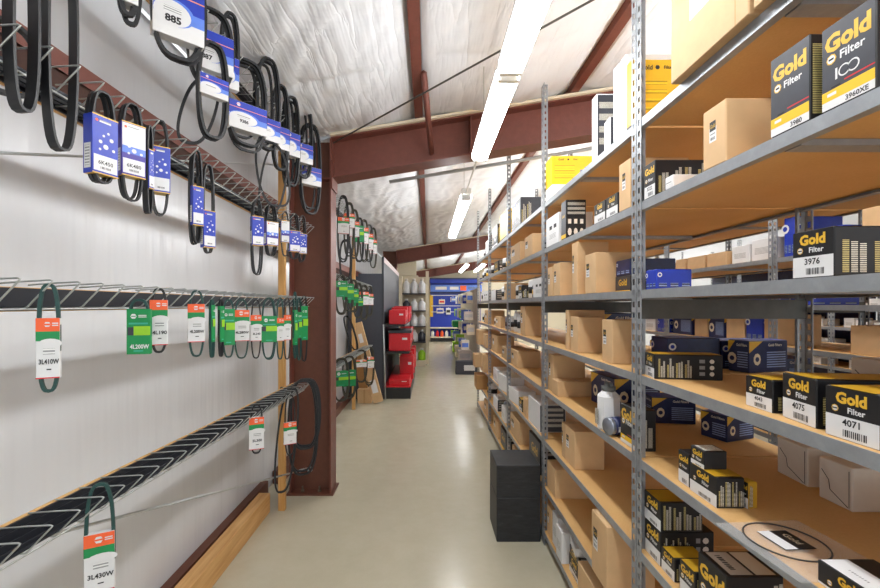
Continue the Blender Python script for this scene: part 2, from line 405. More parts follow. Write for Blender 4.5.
# ------------------------------------------------------------------ shelving
LV = [.085, .377, .681, 1.01, 1.31, 1.614, 1.926, 2.222]
PITCH = .0406
def post_mesh(sx, sy, h):
    """slotted angle upright: one leg along X (sx), one along Y (sy), with real slots"""
    mb = MB(); w = .031; t = .0022
    n = int(h / PITCH)
    for leg in (0, 1):
        cs = [0, .009, .023, w]
        for side in (0, 1):
            vs, fs = [], []
            zs = []
            for r in range(n): zs += [r * PITCH, r * PITCH + .009, r * PITCH + .031]
            zs.append(n * PITCH)
            for z in zs:
                for c in cs:
                    vs.append((sx * c, sy * t * side, z) if leg == 0 else (sx * t * side, sy * c, z))
            for a in range(len(zs) - 1):
                for c in range(3):
                    if a % 3 == 1 and c == 1: continue
                    i = a * 4 + c; fs.append((i, i + 1, i + 5, i + 4))
            mb.add(vs, fs, 'rack_steel')
        z1 = n * PITCH
        mb.add([(sx * w, 0, 0), (sx * w, sy * t, 0), (sx * w, sy * t, z1), (sx * w, 0, z1)] if leg == 0 else [(0, sy * w, 0), (sx * t, sy * w, 0), (sx * t, sy * w, z1), (0, sy * w, z1)], [(0, 1, 2, 3)], 'rack_steel')
    return mb
_rk = {}
def rack(x0, dep, y0, y1, levels, h, label, group, tie=True, lip=.03):
    e = empty('shelving_unit', (x0, y0, 0)); tag(e, label, 'shelving', group); L = y1 - y0 - .004
    for (kx, px, sx) in ((0, 0, 1), (1, dep, -1)):
        for (ky, py, sy) in ((0, .002, 1), (1, L, -1)):
            k = ('post', sx, sy, h)
            if k in _rk: o = dup(_rk[k], e, (px, py, 0))
            else: o = _rk[k] = post_mesh(sx, sy, h).build('upright', e, (px, py, 0))
    for z in levels:
        k = ('shelf', round(L, 3), dep, lip)
        if k in _rk:
            s = dup(_rk[k], e, (0, 0, z))
            for ch in _rk[k].children: dup(ch, s)
        else:
            s = _rk[k] = MB().box(.006, dep - .006, .008, L - .004, -.016, 0, 'board').build('shelf', e, (0, 0, z))
            MB().box(.0025, .0055, .008, L - .004, -lip, 0, 'rack_steel').box(.0055, .025, .008, L - .004, -lip, -lip + .002, 'rack_steel').build('shelf_beam', s)
            MB().box(dep - .0055, dep - .0025, .008, L - .004, -lip, 0, 'rack_steel').box(dep - .025, dep - .0055, .008, L - .004, -lip, -lip + .002, 'rack_steel').build('shelf_beam', s)
            MB().box(.03, dep - .03, L / 2 - .02, L / 2 + .02, -lip, -.0165, 'rack_steel').build('shelf_rib', s)
    if tie:
        for yy in (.0045, L - .0065): MB().box(.003, dep - .003, yy, yy + .002, 1.51, 1.58, 'rack_dark').build('tie_plate', e)
    else:
        pass
    return e
FX, DEP = .754, .61
BAY = [(.284, 1.504), (1.504, 2.724), (2.724, 3.944), (3.944, 5.164), (5.164, 6.384)]
BN = ['nearest', 'second', 'third', 'fourth', 'farthest']
for i, (a, b) in enumerate(BAY):
    rack(FX, DEP, a, b, LV, 3.03, f'{BN[i]} bay of tall grey slotted-steel shelving on the right of the aisle', 'shelving bays along the aisle')
LV3 = [.085, .40, .70, 1.0, 1.295, 1.56, 1.866, 2.2]
for i, (a, b) in enumerate(BAY):
    rack(2.26, .6, a, b, LV3, 2.9, f'grey steel shelving across the second aisle, {ORD[i]} bay seen between the near shelves', 'shelving across the second aisle')
LV4 = [.3, .62, .95, 1.16, 1.346, 1.53, 1.72, 2.0]
for i, (a, b) in enumerate([(1.68, 2.9), (2.9, 4.12), (4.12, 5.34), (5.34, 6.56)]):
    far_unit = rack(4.0, .5, a, b, LV4, 2.4, f'grey shelving of small white boxes far behind the second aisle, {ORD[i]} bay', 'shelving far behind', tie=False)
    MB().box(.47, .48, .03, b - a - .03, .1, 2.02, 'navy').build('back_panel', far_unit)

# ------------------------------------------------------------------ cartons
def decorate(mb, style, dx, dy, dz, o):
    """print the faces of a pack: front is -X (to the aisle), near end is -Y (to the viewpoint)"""
    FR = ((-dx / 2, dy / 2, 0), (0, -dy, 0), (0, 0, dz))          # front
    NR = ((-dx / 2, -dy / 2, 0), (dx, 0, 0), (0, 0, dz))          # near end
    TP = ((-dx / 2, dy / 2, dz), (0, -dy, 0), (dx, 0, 0))         # top, read from the front
    q = mb.quad
    if style in ('kraft', 'kraft_dark', 'kraft_pale'):
        q(*TP, 'tape', .0, 1., .44, .56); q(*TP, 'seam', 0, 1, .497, .503, d=.0008)
        if o.get('label', 1):
            a = o.get('lu', .12); q(*FR, 'white', a, a + .30, .42, .66); q(*FR, 'ink', a + .02, a + .28, .60, .76, d=.0008)
            mb.text(*FR, 'Gold', a + .15, .68, dz * .07, 'mustard', maxw=dy * .22); mb.bars(*FR, 'ink', a + .05, a + .25, .45, .50, 7)
            q(*FR, 'grey_ink', a + .04, a + .26, .54, .56, d=.0008)
        if o.get('big'):
            q(*FR, 'white', .30, .78, .36, .64); q(*FR, 'tape', .08, .16, .40, .75); mb.bars(*FR, 'grey_ink', .36, .72, .50, .56, 12, d=.0012); mb.bars(*FR, 'grey_ink', .36, .72, .42, .46, 14, d=.0012)
            q(*FR, 'kraft_dark', .86, .87, 0, 1)
        if o.get('sideseam'): q(*NR, 'seam', .04, .96, .5, .506)
    elif style == 'gold':
        wf = o.get('wf', .40)
        q(*FR, 'white', 0.01, .99, .015, wf); q(*FR, o.get('body', 'black'), .01, .99, wf, .985)
        st = o.get('stripe')
        if st: q(*FR, 'yellow', .01, .99, wf - .01, wf + .11, d=.0007); q(*FR, 'red', .45, .99, wf + .15, wf + .165, d=.0007)
        hg = (1 - wf) * dz
        mb.text(*FR, 'Gold', .5, wf + (1 - wf) * (.64 if not st else .74), min(hg * .42, dy * .36), 'gold', maxw=dy * .86, bold=.045)
        fh = min(hg * .18, dy * .14); fv = wf + (1 - wf) * (.24 if not st else .53)
        mb.disc(*FR, 'gold', .2, fv, fh * .72, n=8); mb.disc(*FR, 'white', .2, fv, fh * .56, d=.001, n=8); mb.quad(*FR, 'ink', .15, .25, fv - .012, fv + .012, d=.0012)
        mb.text(*FR, 'Filter', .6, fv, fh * 1.15, 'white', maxw=dy * .54)
        if o.get('hundred'):
            mb.text(*FR, '1', .30, wf + .27, dz * .13, 'white')
            for cc in (.45, .62):
                mb.disc(*FR, 'white', cc, wf + .27, dz * .068, n=14); mb.disc(*FR, o.get('body', 'black'), cc, wf + .27, dz * .052, d=.001, n=14)
        if o.get('num'): mb.text(*FR, o['num'], .5 if not st else .68, wf * (.76 if not st else .5), wf * dz * (.30 if not st else .5), 'ink', maxw=dy * .5)
        if not st: mb.bars(*FR, 'ink', .35, .8, wf * .15, wf * .45, 12)
        else: q(*FR, 'white', .12, .3, wf + .04, wf + .075, d=.001); q(*FR, 'ink', .2, .38, wf + .12, wf + .14, d=.001)
        # near end: columns of small print set sideways, ragged at the top
        n = o.get('cols', 4); rq = random.Random(int(dy * 9999))
        for i in range(n):
            for j in range(3):
                u = .06 + (i + j * .27) * .84 / n * o.get('cw', .62) / .8 * .8
                q(*NR, 'print_gold' if j == 0 else 'print_grey', u, u + .21 * .84 / n * o.get('cw', .62), .08, rq.uniform(.5, .9))
        if o.get('icons'):
            for a, b in ((.66, .25), (.66, .5), (.66, .75)): q(*NR, 'grey_ink', a, a + .08, b - .07, b + .07)
            for a, b in ((.84, .25), (.84, .5), (.84, .75)): mb.disc(*NR, 'offwhite', a, b, dz * .09, n=8, rv=dz * .09)
        if o.get('top') == 'yellow': q(*TP, 'mustard', .08, .92, 0, 1.)
        if o.get('top') == 'label': q(*TP, 'greycard', .06, .94, .1, .5); mb.bars(*TP, 'ink', .2, .8, .2, .3, 9); q(*TP, 'print_grey', .06, .94, .55, .9)
        if o.get('top') == 'white': q(*TP, 'white', .03, .97, .02, .5); mb.bars(*TP, 'grey_ink', .3, .6, .2, .24, 8)
        if o.get('top') == 'black': q(*TP, 'print_grey', .1, .9, .1, .9)
    elif style == 'yellow':
        q(*NR, 'ink', 0, 1, 0, .04)
        for k in range(4): q(*NR, 'print_yellow', .06, .5, .62 - k * .13, .68 - k * .13)
        mb.text(*NR, 'Gold', .2, .88, dz * .07, 'ink'); mb.disc(*NR, 'ink', .36, .88, dz * .035); mb.text(*NR, 'Filter', .52, .88, dz * .05, 'ink')
        # small pickup truck picture
        a, b = .62, .42
        q(*NR, 'truck', a, a + .32, b, b + .12, d=.0008); q(*NR, 'truck', a + .1, a + .22, b + .12, b + .21, d=.0008); q(*NR, 'charcoal', a + .12, a + .2, b + .13, b + .19, d=.001)
        for c in (.07, .25): mb.disc(*NR, 'ink', a + c, b, dz * .045, d=.0012, n=10)
        q(*FR, 'yellow', 0, 1, 0, 1); q(*FR, 'ink', 0, 1, 0, .04, d=.0008)
    elif style == 'blue':
        for f in (FR, NR):
            mb.disc(*f, 'white', .1, .72, dz * .12, n=12); mb.disc(*f, 'blue', .1, .72, dz * .07, d=.0012, n=6)
            for k in range(3): q(*f, 'print_blue', .08 + k * .32, .3 + k * .32, .1, .3)
        q(*TP, 'blue_pale', .02, .98, .02, .98)
    elif style == 'navy':
        for f in (FR, NR):
            O, U, V = Vector(f[0]), Vector(f[1]), Vector(f[2]); k = U.cross(V).normalized() * .0006
            mb.add([O + V * .98 + k, O + V * .62 + k, O + U * .34 + V * .98 + k], [(0, 1, 2)], 'gold')
            mb.text(*f, 'Gold Filters', .66, .86, dz * .09, 'offwhite', maxw=U.length * .5)
            mb.disc(*f, 'cream', .2, .42, dz * .15, n=9, rv=dz * .19); mb.disc(*f, 'navy', .2, .42, dz * .08, d=.0012, n=8)
            q(*f, 'print_blue', .45, .94, .14, .66)
        q(*TP, 'blue', .02, .98, .02, .98)
    elif style == 'pics':
        for k in range(3): q(*NR, 'print_grey', .08, .95, .62 + k * .12, .69 + k * .12)
        for k in range(3):
            q(*NR, 'offwhite', .1 + k * .3, .26 + k * .3, .38, .5); mb.disc(*NR, 'offwhite', .18 + k * .3, .17, min(dx, dz) * .1, n=8, rv=dz * .1)
        q(*FR, 'charcoal', .02, .98, .12, .98); q(*FR, 'yellow', .02, .98, .02, .12); mb.text(*FR, 'Gold', .5, .6, dy * .2, 'gold', maxw=dy * .8)
    elif style == 'mailer':
        zz = [(.10, .72), (.32, .52), (.36, .30), (.88, .06)]
        for (a, b), (c, d) in zip(zz, zz[1:]):
            O, U, V = Vector(FR[0]), Vector(FR[1]), Vector(FR[2]); k = U.cross(V).normalized() * .0008
            n2 = Vector((0, -(d - b) * dz, 0)) if 0 else None
            p, r2 = O + U * a + V * b, O + U * c + V * d; t = (r2 - p).normalized(); s2 = t.cross(k.normalized()) * .0012
            mb.add([p + k + s2, p + k - s2, r2 + k - s2, r2 + k + s2], [(0, 1, 2, 3)], 'ink')
        q(*FR, 'ink', .90, .92, .05, .9)
    elif style == 'whiteprint':
        for k in range(2): q(*FR, 'ink', .3 + k * .35, .5 + k * .35, .55, .68)
        q(*FR, 'print_white', .3, .8, .2, .4); q(*TP, 'white', 0, 1, 0, 1)
    elif style == 'darkside':
        q(*FR, 'white', 0, 1, 0, 1); q(*NR, 'charcoal', 0.02, .98, .02, .98)
        for k in range(4): q(*NR, 'print_grey', .1, .9, .2 + k * .19, .3 + k * .19, d=.0008)
    elif style == 'whitelabel':
        q(*FR, 'print_white', .15, .8, .3, .6)
BODY = {'gold': 'black', 'navy': 'navy', 'pics': 'black', 'mailer': 'offwhite', 'whiteprint': 'white', 'darkside': 'white', 'whitelabel': 'white'}
placed = []      # (object, description, bay, level, y) for the labels
def carton(x, y, z, dx, dy, dz, yaw, style, desc, bay=None, lv=None, group=None, cat='carton', name='carton', **o):
    body = o.get('case') or BODY.get(style, style)
    mb = MB().cbox(-dx / 2, dx / 2, -dy / 2, dy / 2, 0, dz, body, min(.0025, dz * .05))
    decorate(mb, style, dx, dy, dz, o)
    b = mb.build(name, None, (x, y, z), yaw)
    tag(b, desc, cat, group); placed.append([b, desc, bay, lv, y]); return b
GOLD, KRAFT = 'black and gold filter cartons', 'brown cardboard cartons'
# (bay, level, front x, depth, near y, far y, height, yaw degrees, style, description, options)
G = dict
items = [
 # nearest bay
 (0, 7, .73, .42, .945, 1.248, .36, 0, 'kraft_pale', 'large pale cardboard carton overhanging the shelf edge', G(label=0, big=1)),
 (0, 7, .73, .42, .55, .932, .34, 0, 'kraft_pale', 'large pale carton next to an overhanging carton', G(label=0)),
 (0, 6, .78, .22, 1.086, 1.177, .165, 0, 'kraft', 'small upright cardboard carton beside black filter packs', G(label=1, lu=.3)),
 (0, 6, .78, .09, .848, .944, .178, 0, 'gold', 'charcoal and yellow filter pack numbered 3980', G(num='3980', wf=.12, stripe=1, body='charcoal', cols=1, cw=1.2)),
 (0, 6, .78, .16, .7225, .8216, .165, 0, 'gold', 'charcoal filter pack marked 100 and numbered 3960XE', G(num='3960XE', wf=.12, stripe=1, body='charcoal', hundred=1, cols=1, cw=1.2)),
 (0, 6, .78, .19, 1.425, 1.495, .122, 0, 'gold', 'black filter pack with pale worn end against the post', G(cols=4, wf=.35, num='3222', cw=1.1)),
 (0, 6, .80, .09, 1.355, 1.40, .04, 0, 'whitelabel', 'small flat white pack in front of a black pack', G(cols=3)),
 (0, 5, .78, .25, .797, .887, .097, 0, 'gold', 'black filter pack numbered 3976 with columns of print', G(num='3976', wf=.45, cols=4, cw=1.15)),
 (0, 5, .764, .12, 1.39, 1.455, .066, 0, 'blue', 'flat bright blue box against the slotted post', {}),
 (0, 4, .772, .21, 1.385, 1.475, .083, -10, 'gold', 'long black filter pack with icons, turned askew', G(wf=.42, cols=4, icons=1, top='yellow', num='4021')),
 (0, 4, .795, .21, .95, 1.035, .076, -3, 'gold', 'black filter pack numbered 4043 with yellow top', G(num='4043', wf=.43, top='yellow', cols=3)),
 (0, 4, .788, .20, .822, .917, .10, -8, 'gold', 'taller black filter pack numbered 4075 with yellow top', G(num='4075', wf=.45, top='yellow', cols=2, cw=.5)),
 (0, 4, .772, .21, .708, .806, .096, 0, 'gold', 'black filter pack numbered 4071 with bold lettering', G(num='4071', wf=.45, top='yellow', cols=3)),
 (0, 4, 1.12, .2, .98, 1.10, .112, 0, 'mailer', 'grey-white mailer carton behind the filter packs', G(case='greycard')),
 (0, 3, .785, .10, 1.248, 1.30, .10, 0, 'gold', 'small black filter pack behind a stacked pair', G(wf=.4, cols=2, top='black')),
 (0, 3, .78, .075, 1.12, 1.236, .083, 0, 'gold', 'black filter pack with yellow top, carrying a smaller pack', G(wf=.42, top='yellow', cols=4, cw=1.15)),
 (0, 3, .858, .03, 1.118, 1.15, .072, 10, 'gold', 'slim black and yellow pack behind the stacked pair', G(cols=1, case='mustard')),
 (0, 3, 1.15, .2, 1.245, 1.365, .116, -4, 'mailer', 'grey-white mailer carton with cut lines, at the back', G(case='offwhite')),
 (0, 3, 1.125, .21, 1.10, 1.195, .116, 0, 'mailer', 'grey-white mailer carton with cut lines, in the middle', G(case='offwhite')),
 (0, 3, 1.125, .21, .86, .965, .116, 0, 'mailer', 'grey-white mailer carton with cut lines, partly out of view', G(case='offwhite')),
 (0, 3, .775, .11, .70, .825, .046, 0, 'gold', 'flat black filter pack with white label on its top', G(wf=.1, top='white', cols=3)),
 (0, 2, .78, .18, 1.392, 1.49, .117, 0, 'gold', 'long black filter pack under another long pack', G(wf=.4, cols=4, icons=1, top='black')),
 (0, 2, .78, .10, 1.312, 1.386, .076, 0, 'gold', 'small black filter pack with bright yellow top', G(wf=.45, top='yellow', cols=2, case='black')),
 (0, 2, .78, .10, 1.212, 1.285, .096, 0, 'gold', 'black and yellow filter pack in the middle', G(wf=.4, top='yellow', cols=2)),
 (0, 2, .785, .15, 1.09, 1.205, .165, 0, 'gold', 'tall black filter pack with grey label on top', G(wf=.3, top='label', cols=3, cw=1.2)),
 # second bay
 (1, 7, .758, .26, 1.54, 1.580, .25, 0, 'yellow', 'bright yellow filter box with truck picture, by the nearer post', {}),
 (1, 7, .758, .20, 1.59, 1.633, .30, 0, 'white', 'tall thin white carton beside the yellow box', {}),
 (1, 7, .758, .20, 1.645, 1.698, .30, 0, 'white', 'tall thin white carton behind another thin white carton', {}),
 (1, 7, .758, .13, 1.715, 1.785, .12, -5, 'darkside', 'low white carton with dark end, tilted', {}),
 (1, 7, .758, .085, 1.859, 1.916, .285, 0, 'darkside', 'tall white-edged black carton', {}),
 (1, 7, .766, .28, 2.56, 2.70, .075, 0, 'white', 'low white carton under a yellow box', {}),
 (1, 6, .77, .2, 2.45, 2.705, .178, 0, 'whiteprint', 'white carton with two small black marks', {}),
 (1, 6, .78, .11, 2.345, 2.43, .218, 0, 'pics', 'tall black pack with rows of part pictures', {}),
 (1, 6, .78, .15, 1.825, 1.945, .088, 0, 'gold', 'small black filter pack with white base, farther of a pair', G(wf=.42, cols=2)),
 (1, 6, .78, .15, 1.705, 1.815, .088, 0, 'gold', 'small black filter pack with white base, nearer of a pair', G(wf=.42, cols=2)),
 (1, 6, .78, .22, 1.60, 1.695, .192, 0, 'kraft', 'upright cardboard carton with label, by the nearer post', G(lu=.3)),
 (1, 5, .78, .12, 2.60, 2.70, .185, 0, 'kraft', 'cardboard carton by the farther post', {}),
 (1, 5, .78, .15, 2.45, 2.58, .197, 0, 'kraft', 'wide cardboard carton next to the end carton', {}),
 (1, 5, .78, .16, 2.17, 2.25, .275, 0, 'kraft', 'tallest cardboard carton', {}),
 (1, 5, .78, .19, 1.93, 2.06, .19, 0, 'kraft', 'square cardboard carton with black and white label', {}),
 (1, 5, .84, .19, 1.72, 1.86, .072, 0, 'pics', 'dark pack with part pictures, under a blue pack', {}),
 (1, 4, .78, .2, 2.30, 2.354, .222, 0, 'kraft', 'tall cardboard carton behind a wider carton', {}),
 (1, 4, .78, .13, 2.158, 2.27, .187, 0, 'kraft', 'cardboard carton in front of a taller carton', G(lu=.05)),
 (1, 4, .78, .13, 1.753, 1.86, .186, 0, 'kraft', 'cardboard carton with gold label, by the nearer post', {}),
 (1, 4, 1.0, .25, 2.45, 2.68, .2, 0, 'navy', 'dark blue carton deep in the shelf', {}),
 (1, 4, .94, .2, 1.62, 1.75, .12, -3, 'blue', 'dark blue carton with pale top behind the long black pack', G(case='navy')),
 (1, 4, 1.15, .19, 1.62, 1.76, .11, -3, 'blue', 'dark blue carton with pale top, deeper in the shelf', G(case='navy')),
 (1, 4, 1.16, .19, 1.54, 1.62, .118, 15, 'navy', 'navy filter carton with gold corner and part photo', {}),
 (1, 3, .785, .20, 2.60, 2.705, .235, 0, 'kraft', 'upright cardboard carton by the farther post', {}),
 (1, 3, .775, .25, 2.48, 2.595, .092, 0, 'kraft', 'low long cardboard carton before an upright carton', G(label=0)),
 (1, 3, .78, .075, 1.555, 1.68, .155, 0, 'gold', 'black filter pack with yellow base, by the nearer post', G(wf=.12, stripe=1, cols=1, cw=1.2)),
 (1, 3, 1.05, .19, 1.92, 2.03, .12, -8, 'navy', 'navy filter carton deep in the shelf behind the post', {}),
 (1, 3, 1.17, .16, 1.68, 1.79, .105, 20, 'navy', 'navy filter carton with blue side, deep in the shelf', {}),
 (1, 3, .95, .25, 2.15, 2.4, .17, 5, 'navy', 'dark pack deep in the shelf behind the white jug', {}),
 (1, 2, .78, .14, 2.365, 2.42, .2, 0, 'kraft_pale', 'slim pale cardboard carton beside a wide carton', {}),
 (1, 2, .78, .16, 2.21, 2.36, .203, 0, 'kraft', 'wide cardboard carton with open lid edge', {}),
 (1, 1, .775, .2, 2.53, 2.70, .178, 0, 'kraft', 'low wide cardboard carton with sealed top', G(label=0)),
 (1, 1, .735, .2, 1.707, 1.864, .268, 0, 'kraft', 'tall cardboard carton filling the height under the shelf above', {}),
 (1, 0, .775, .2, 2.60, 2.70, .185, 0, 'kraft', 'cardboard carton at the floor by the farther post', {}),
 (1, 0, .775, .2, 2.48, 2.585, .20, 0, 'whitelabel', 'tall white carton on the bottom shelf', {}),
 (1, 0, .76, .16, 2.36, 2.465, .18, 0, 'whitelabel', 'white carton in front of a taller white carton', {}),
 (1, 0, .79, .15, 2.17, 2.32, .10, 0, 'gold', 'black and yellow pack at the base of a pile', G(wf=.3, top='yellow', cols=3)),
 (1, 0, .765, .3, 1.62, 2.12, .17, 0, 'kraft', 'wide open-topped cardboard carton', G(label=0)),
 # third bay
 (2, 7, .78, .17, 3.50, 3.86, .23, 0, 'gold', 'big black carton with large gold lettering', G(wf=.1, cols=2, case='charcoal')),
 (2, 6, .78, .14, 3.52, 3.9, .165, 0, 'kraft', 'long cardboard carton', {}),
 (2, 6, .78, .16, 3.1, 3.35, .16, 0, 'kraft', 'shorter cardboard carton beside two cans', {}),
 (2, 5, .78, .14, 3.45, 3.58, .11, 0, 'gold', 'small black filter pack between white filters', G(wf=.4, cols=2)),
 (2, 5, .78, .14, 2.8, 3.08, .135, 0, 'whiteprint', 'white carton with small marks', {}),
 (2, 4, .78, .14, 3.34, 3.5, .24, 0, 'kraft', 'tall cardboard carton beside white filters', {}),
 (2, 3, .78, .2, 3.62, 3.9, .145, 0, 'kraft', 'low open cardboard carton', {}),
 (2, 3, .92, .2, 3.0, 3.3, .26, 0, 'whitelabel', 'grey-white carton set back from the edge', G(case='greycard')),
 (2, 2, .77, .16, 3.62, 3.9, .12, 6, 'white', 'crumpled white carton', {}),
 (2, 2, .77, .1, 3.40, 3.52, .10, 0, 'gold', 'small black and yellow pack', G(wf=.3, top='yellow', cols=1)),
 (2, 2, .77, .1, 3.25, 3.36, .14, 0, 'kraft', 'small cardboard carton', G(label=0)),
 (2, 2, .77, .18, 2.86, 3.18, .19, 0, 'darkside', 'white carton with dark printed end', {}),
 (2, 1, .77, .2, 3.5, 3.88, .19, 0, 'kraft', 'cardboard carton with pale front', {}),
 (2, 1, .78, .2, 2.88, 3.2, .22, 0, 'pics', 'black carton with pictures', {}),
 (2, 0, .77, .2, 3.3, 3.8, .2, 0, 'kraft', 'cardboard carton on the bottom shelf', {}),
 # fourth and farthest bays
 (3, 7, .78, .2, 4.66, 5.06, .23, 0, 'gold', 'black carton with gold lettering', G(wf=.1, cols=2)),
 (3, 7, .78, .2, 4.05, 4.5, .27, 0, 'yellow', 'yellow-edged carton', {}),
 (3, 6, .78, .15, 4.6, 4.9, .12, 0, 'pics', 'black pack with pictures', {}),
 (3, 5, .78, .2, 4.8, 5.1, .12, 0, 'darkside', 'white and dark carton', {}),
 (3, 5, .78, .2, 4.0, 4.25, .16, 0, 'kraft', 'cardboard carton', {}),
 (3, 4, .78, .2, 4.45, 4.8, .12, 0, 'kraft', 'low cardboard carton', {}),
 (3, 3, .78, .2, 4.7, 5.05, .2, 0, 'kraft', 'upright cardboard carton', {}),
 (3, 3, .78, .2, 4.05, 4.4, .12, 0, 'kraft_pale', 'low pale cardboard carton', {}),
 (3, 2, .77, .2, 4.6, 4.9, .15, 0, 'whitelabel', 'white carton', {}),
 (3, 2, .77, .16, 4.1, 4.4, .16, 10, 'white', 'white carton with folded top', {}),
 (3, 1, .77, .16, 4.6, 4.9, .13, 0, 'darkside', 'white and grey carton', {}),
 (3, 1, .77, .16, 4.15, 4.35, .14, 0, 'whitelabel', 'white carton', {}),
 (3, 0, .77, .16, 4.55, 4.9, .18, 0, 'kraft', 'cardboard carton', {}),
 (3, 0, .77, .16, 4.1, 4.4, .2, 0, 'pics', 'black carton', {}),
 (4, 7, .78, .2, 5.3, 5.6, .16, 0, 'darkside', 'white and dark carton', {}),
 (4, 5, .78, .2, 5.4, 5.9, .13, 0, 'whiteprint', 'white carton', {}),
 (4, 4, .78, .2, 5.3, 5.7, .18, 0, 'kraft', 'cardboard carton', {}),
 (4, 3, .70, .3, 5.75, 6.05, .2, 0, 'kraft', 'cardboard bin jutting into the aisle', G(label=0)),
 (4, 3, .74, .3, 5.3, 5.55, .17, 0, 'kraft', 'cardboard carton jutting out', G(label=0)),
 (4, 2, .66, .34, 5.85, 6.1, .18, 0, 'kraft', 'cardboard bin jutting into the aisle', G(label=0)),
 (4, 2, .72, .3, 5.4, 5.65, .23, 0, 'kraft', 'cardboard carton jutting out', G(label=0)),
 (4, 1, .68, .3, 5.8, 6.1, .2, 0, 'kraft_dark', 'brown cardboard bin jutting into the aisle', G(label=0)),
 (4, 0, .77, .2, 5.3, 5.7, .2, 0, 'kraft', 'cardboard carton', {}),
]
for (bay, lv, xf, dx, ya, yb, h, yaw, st, desc, o) in items:
    if lv >= 5 and .765 <= xf <= .80:      # goods on the upper shelves stand flush with the shelf edge
        k = .7565 / xf; xf, ya, yb, h = xf * k, ya * k, yb * k, h * k
        for p, q2 in BAY:
            if p < (ya + yb) / 2 / k < q2: ya, yb = max(ya, p + .01), min(yb, q2 - .008)
    g = GOLD if st == 'gold' else KRAFT if st.startswith('kraft') else None
    carton(xf + dx / 2, (ya + yb) / 2, LV[lv], dx, yb - ya, h, R(yaw), st, desc, bay, lv, g, **o)
# things standing on other packs
carton(.815, 1.205, LV[3] + .083, .065, .06, .052, 0, 'gold', 'small black filter pack lying on a yellow-topped pack', 0, 3, GOLD, wf=.25, cols=0, top='black')
carton(.85, 1.442, LV[2] + .117, .14, .105, .10, 0, 'gold', 'black filter pack with yellow top, upper of two long packs', 0, 2, GOLD, wf=.38, cols=4, top='yellow', cw=1.15)
carton(.935, 1.79, LV[5] + .072, .19, .13, .068, 0, 'blue', 'dark blue pack lying on a dark pack', 1, 5, None, case='navy')
carton(.906, 2.63, LV[7] + .075, .28, .13, .185, 0, 'yellow', 'bright yellow filter box with truck picture, on a low white carton', 1, 7)
carton(.865, 2.245, LV[0] + .10, .15, .14, .045, 0, 'pics', 'flat black pack in the middle of a pile', 1, 0)
carton(.86, 2.245, LV[0] + .145, .15, .14, .045, 3, 'darkside', 'flat white-edged pack on top of a pile', 1, 0)

# filters that are not boxed
def filt(x, y, z, r, h, desc, bay, lv, style='white', n=20):
    e = empty('oil_filter', (x, y, z))
    tag(e, desc, 'filter', 'unboxed filters on the shelves'); placed.append([e, desc, bay, lv, y])
    c0 = {'white': 'white', 'can': 'can', 'black': 'charcoal'}[style]
    mb = MB().lathe((0, 0, 0), [(r * .9, 0), (r, .006), (r, h * .84), (r * .86, h * .95), (r * .4, h)], c0, n); mb.build('canister', e)
    MB().lathe((0, 0, 0), [(r * 1.012, h * .25), (r * 1.012, h * .6)], 'ink' if style != 'black' else 'gold', n).build('label_band', e)
    return e
for a in [(.86, 2.80, 6, .05, .125, 'can'), (.86, 2.93, 6, .05, .12, 'can'), (.85, 3.78, 5, .05, .13, 'white'), (.85, 3.65, 5, .045, .12, 'black'), (.86, 3.32, 5, .055, .15, 'white'), (.85, 3.2, 5, .045, .11, 'black'),
          (.85, 3.86, 4, .05, .19, 'white'), (.85, 3.72, 4, .05, .17, 'white'), (.84, 3.59, 4, .045, .2, 'white'),
          (.85, 4.95, 6, .045, .13, 'can'), (.85, 4.45, 6, .05, .14, 'white'), (.85, 4.25, 6, .05, .13, 'black'), (.85, 4.07, 6, .05, .14, 'white'),
          (.85, 4.7, 5, .05, .13, 'black'), (.85, 4.5, 5, .05, .15, 'white'), (.85, 4.35, 5, .05, .12, 'black'), (.85, 5.0, 4, .05, .1, 'white'), (.85, 4.3, 4, .05, .13, 'can'), (.85, 4.1, 4, .05, .14, 'white'),
          (.85, 5.3, 6, .05, .14, 'white'), (.85, 5.5, 6, .05, .14, 'white'), (.85, 5.7, 6, .05, .12, 'black'), (.85, 5.9, 6, .05, .15, 'white'), (.85, 6.1, 6, .05, .12, 'white'),
          (.85, 5.25, 5, .05, .14, 'black'), (.85, 6.05, 5, .05, .15, 'white'), (.85, 6.2, 5, .05, .15, 'white'), (.85, 5.9, 4, .05, .12, 'black'), (.85, 6.1, 4, .05, .13, 'white'),
          (.85, 5.8, 7, .05, .15, 'can'), (.85, 5.95, 7, .05, .13, 'white'), (.85, 4.8, 1, .045, .16, 'white'), (.85, 4.42, 1, .045, .16, 'can'), (.85, 4.5, 0, .05, .2, 'black'), (.85, 5.4, 1, .05, .16, 'white'), (.85, 5.6, 1, .05, .14, 'black')]:
    x, y, lv, r, h, st = a
    bay = next(i for i, (p, q) in enumerate(BAY) if p <= y < q)
    filt(x, y, LV[lv], r, h, {'white': 'white round filter with dark band', 'can': 'bare metal round filter with dark band', 'black': 'black round filter with gold band'}[st], bay, lv, st)
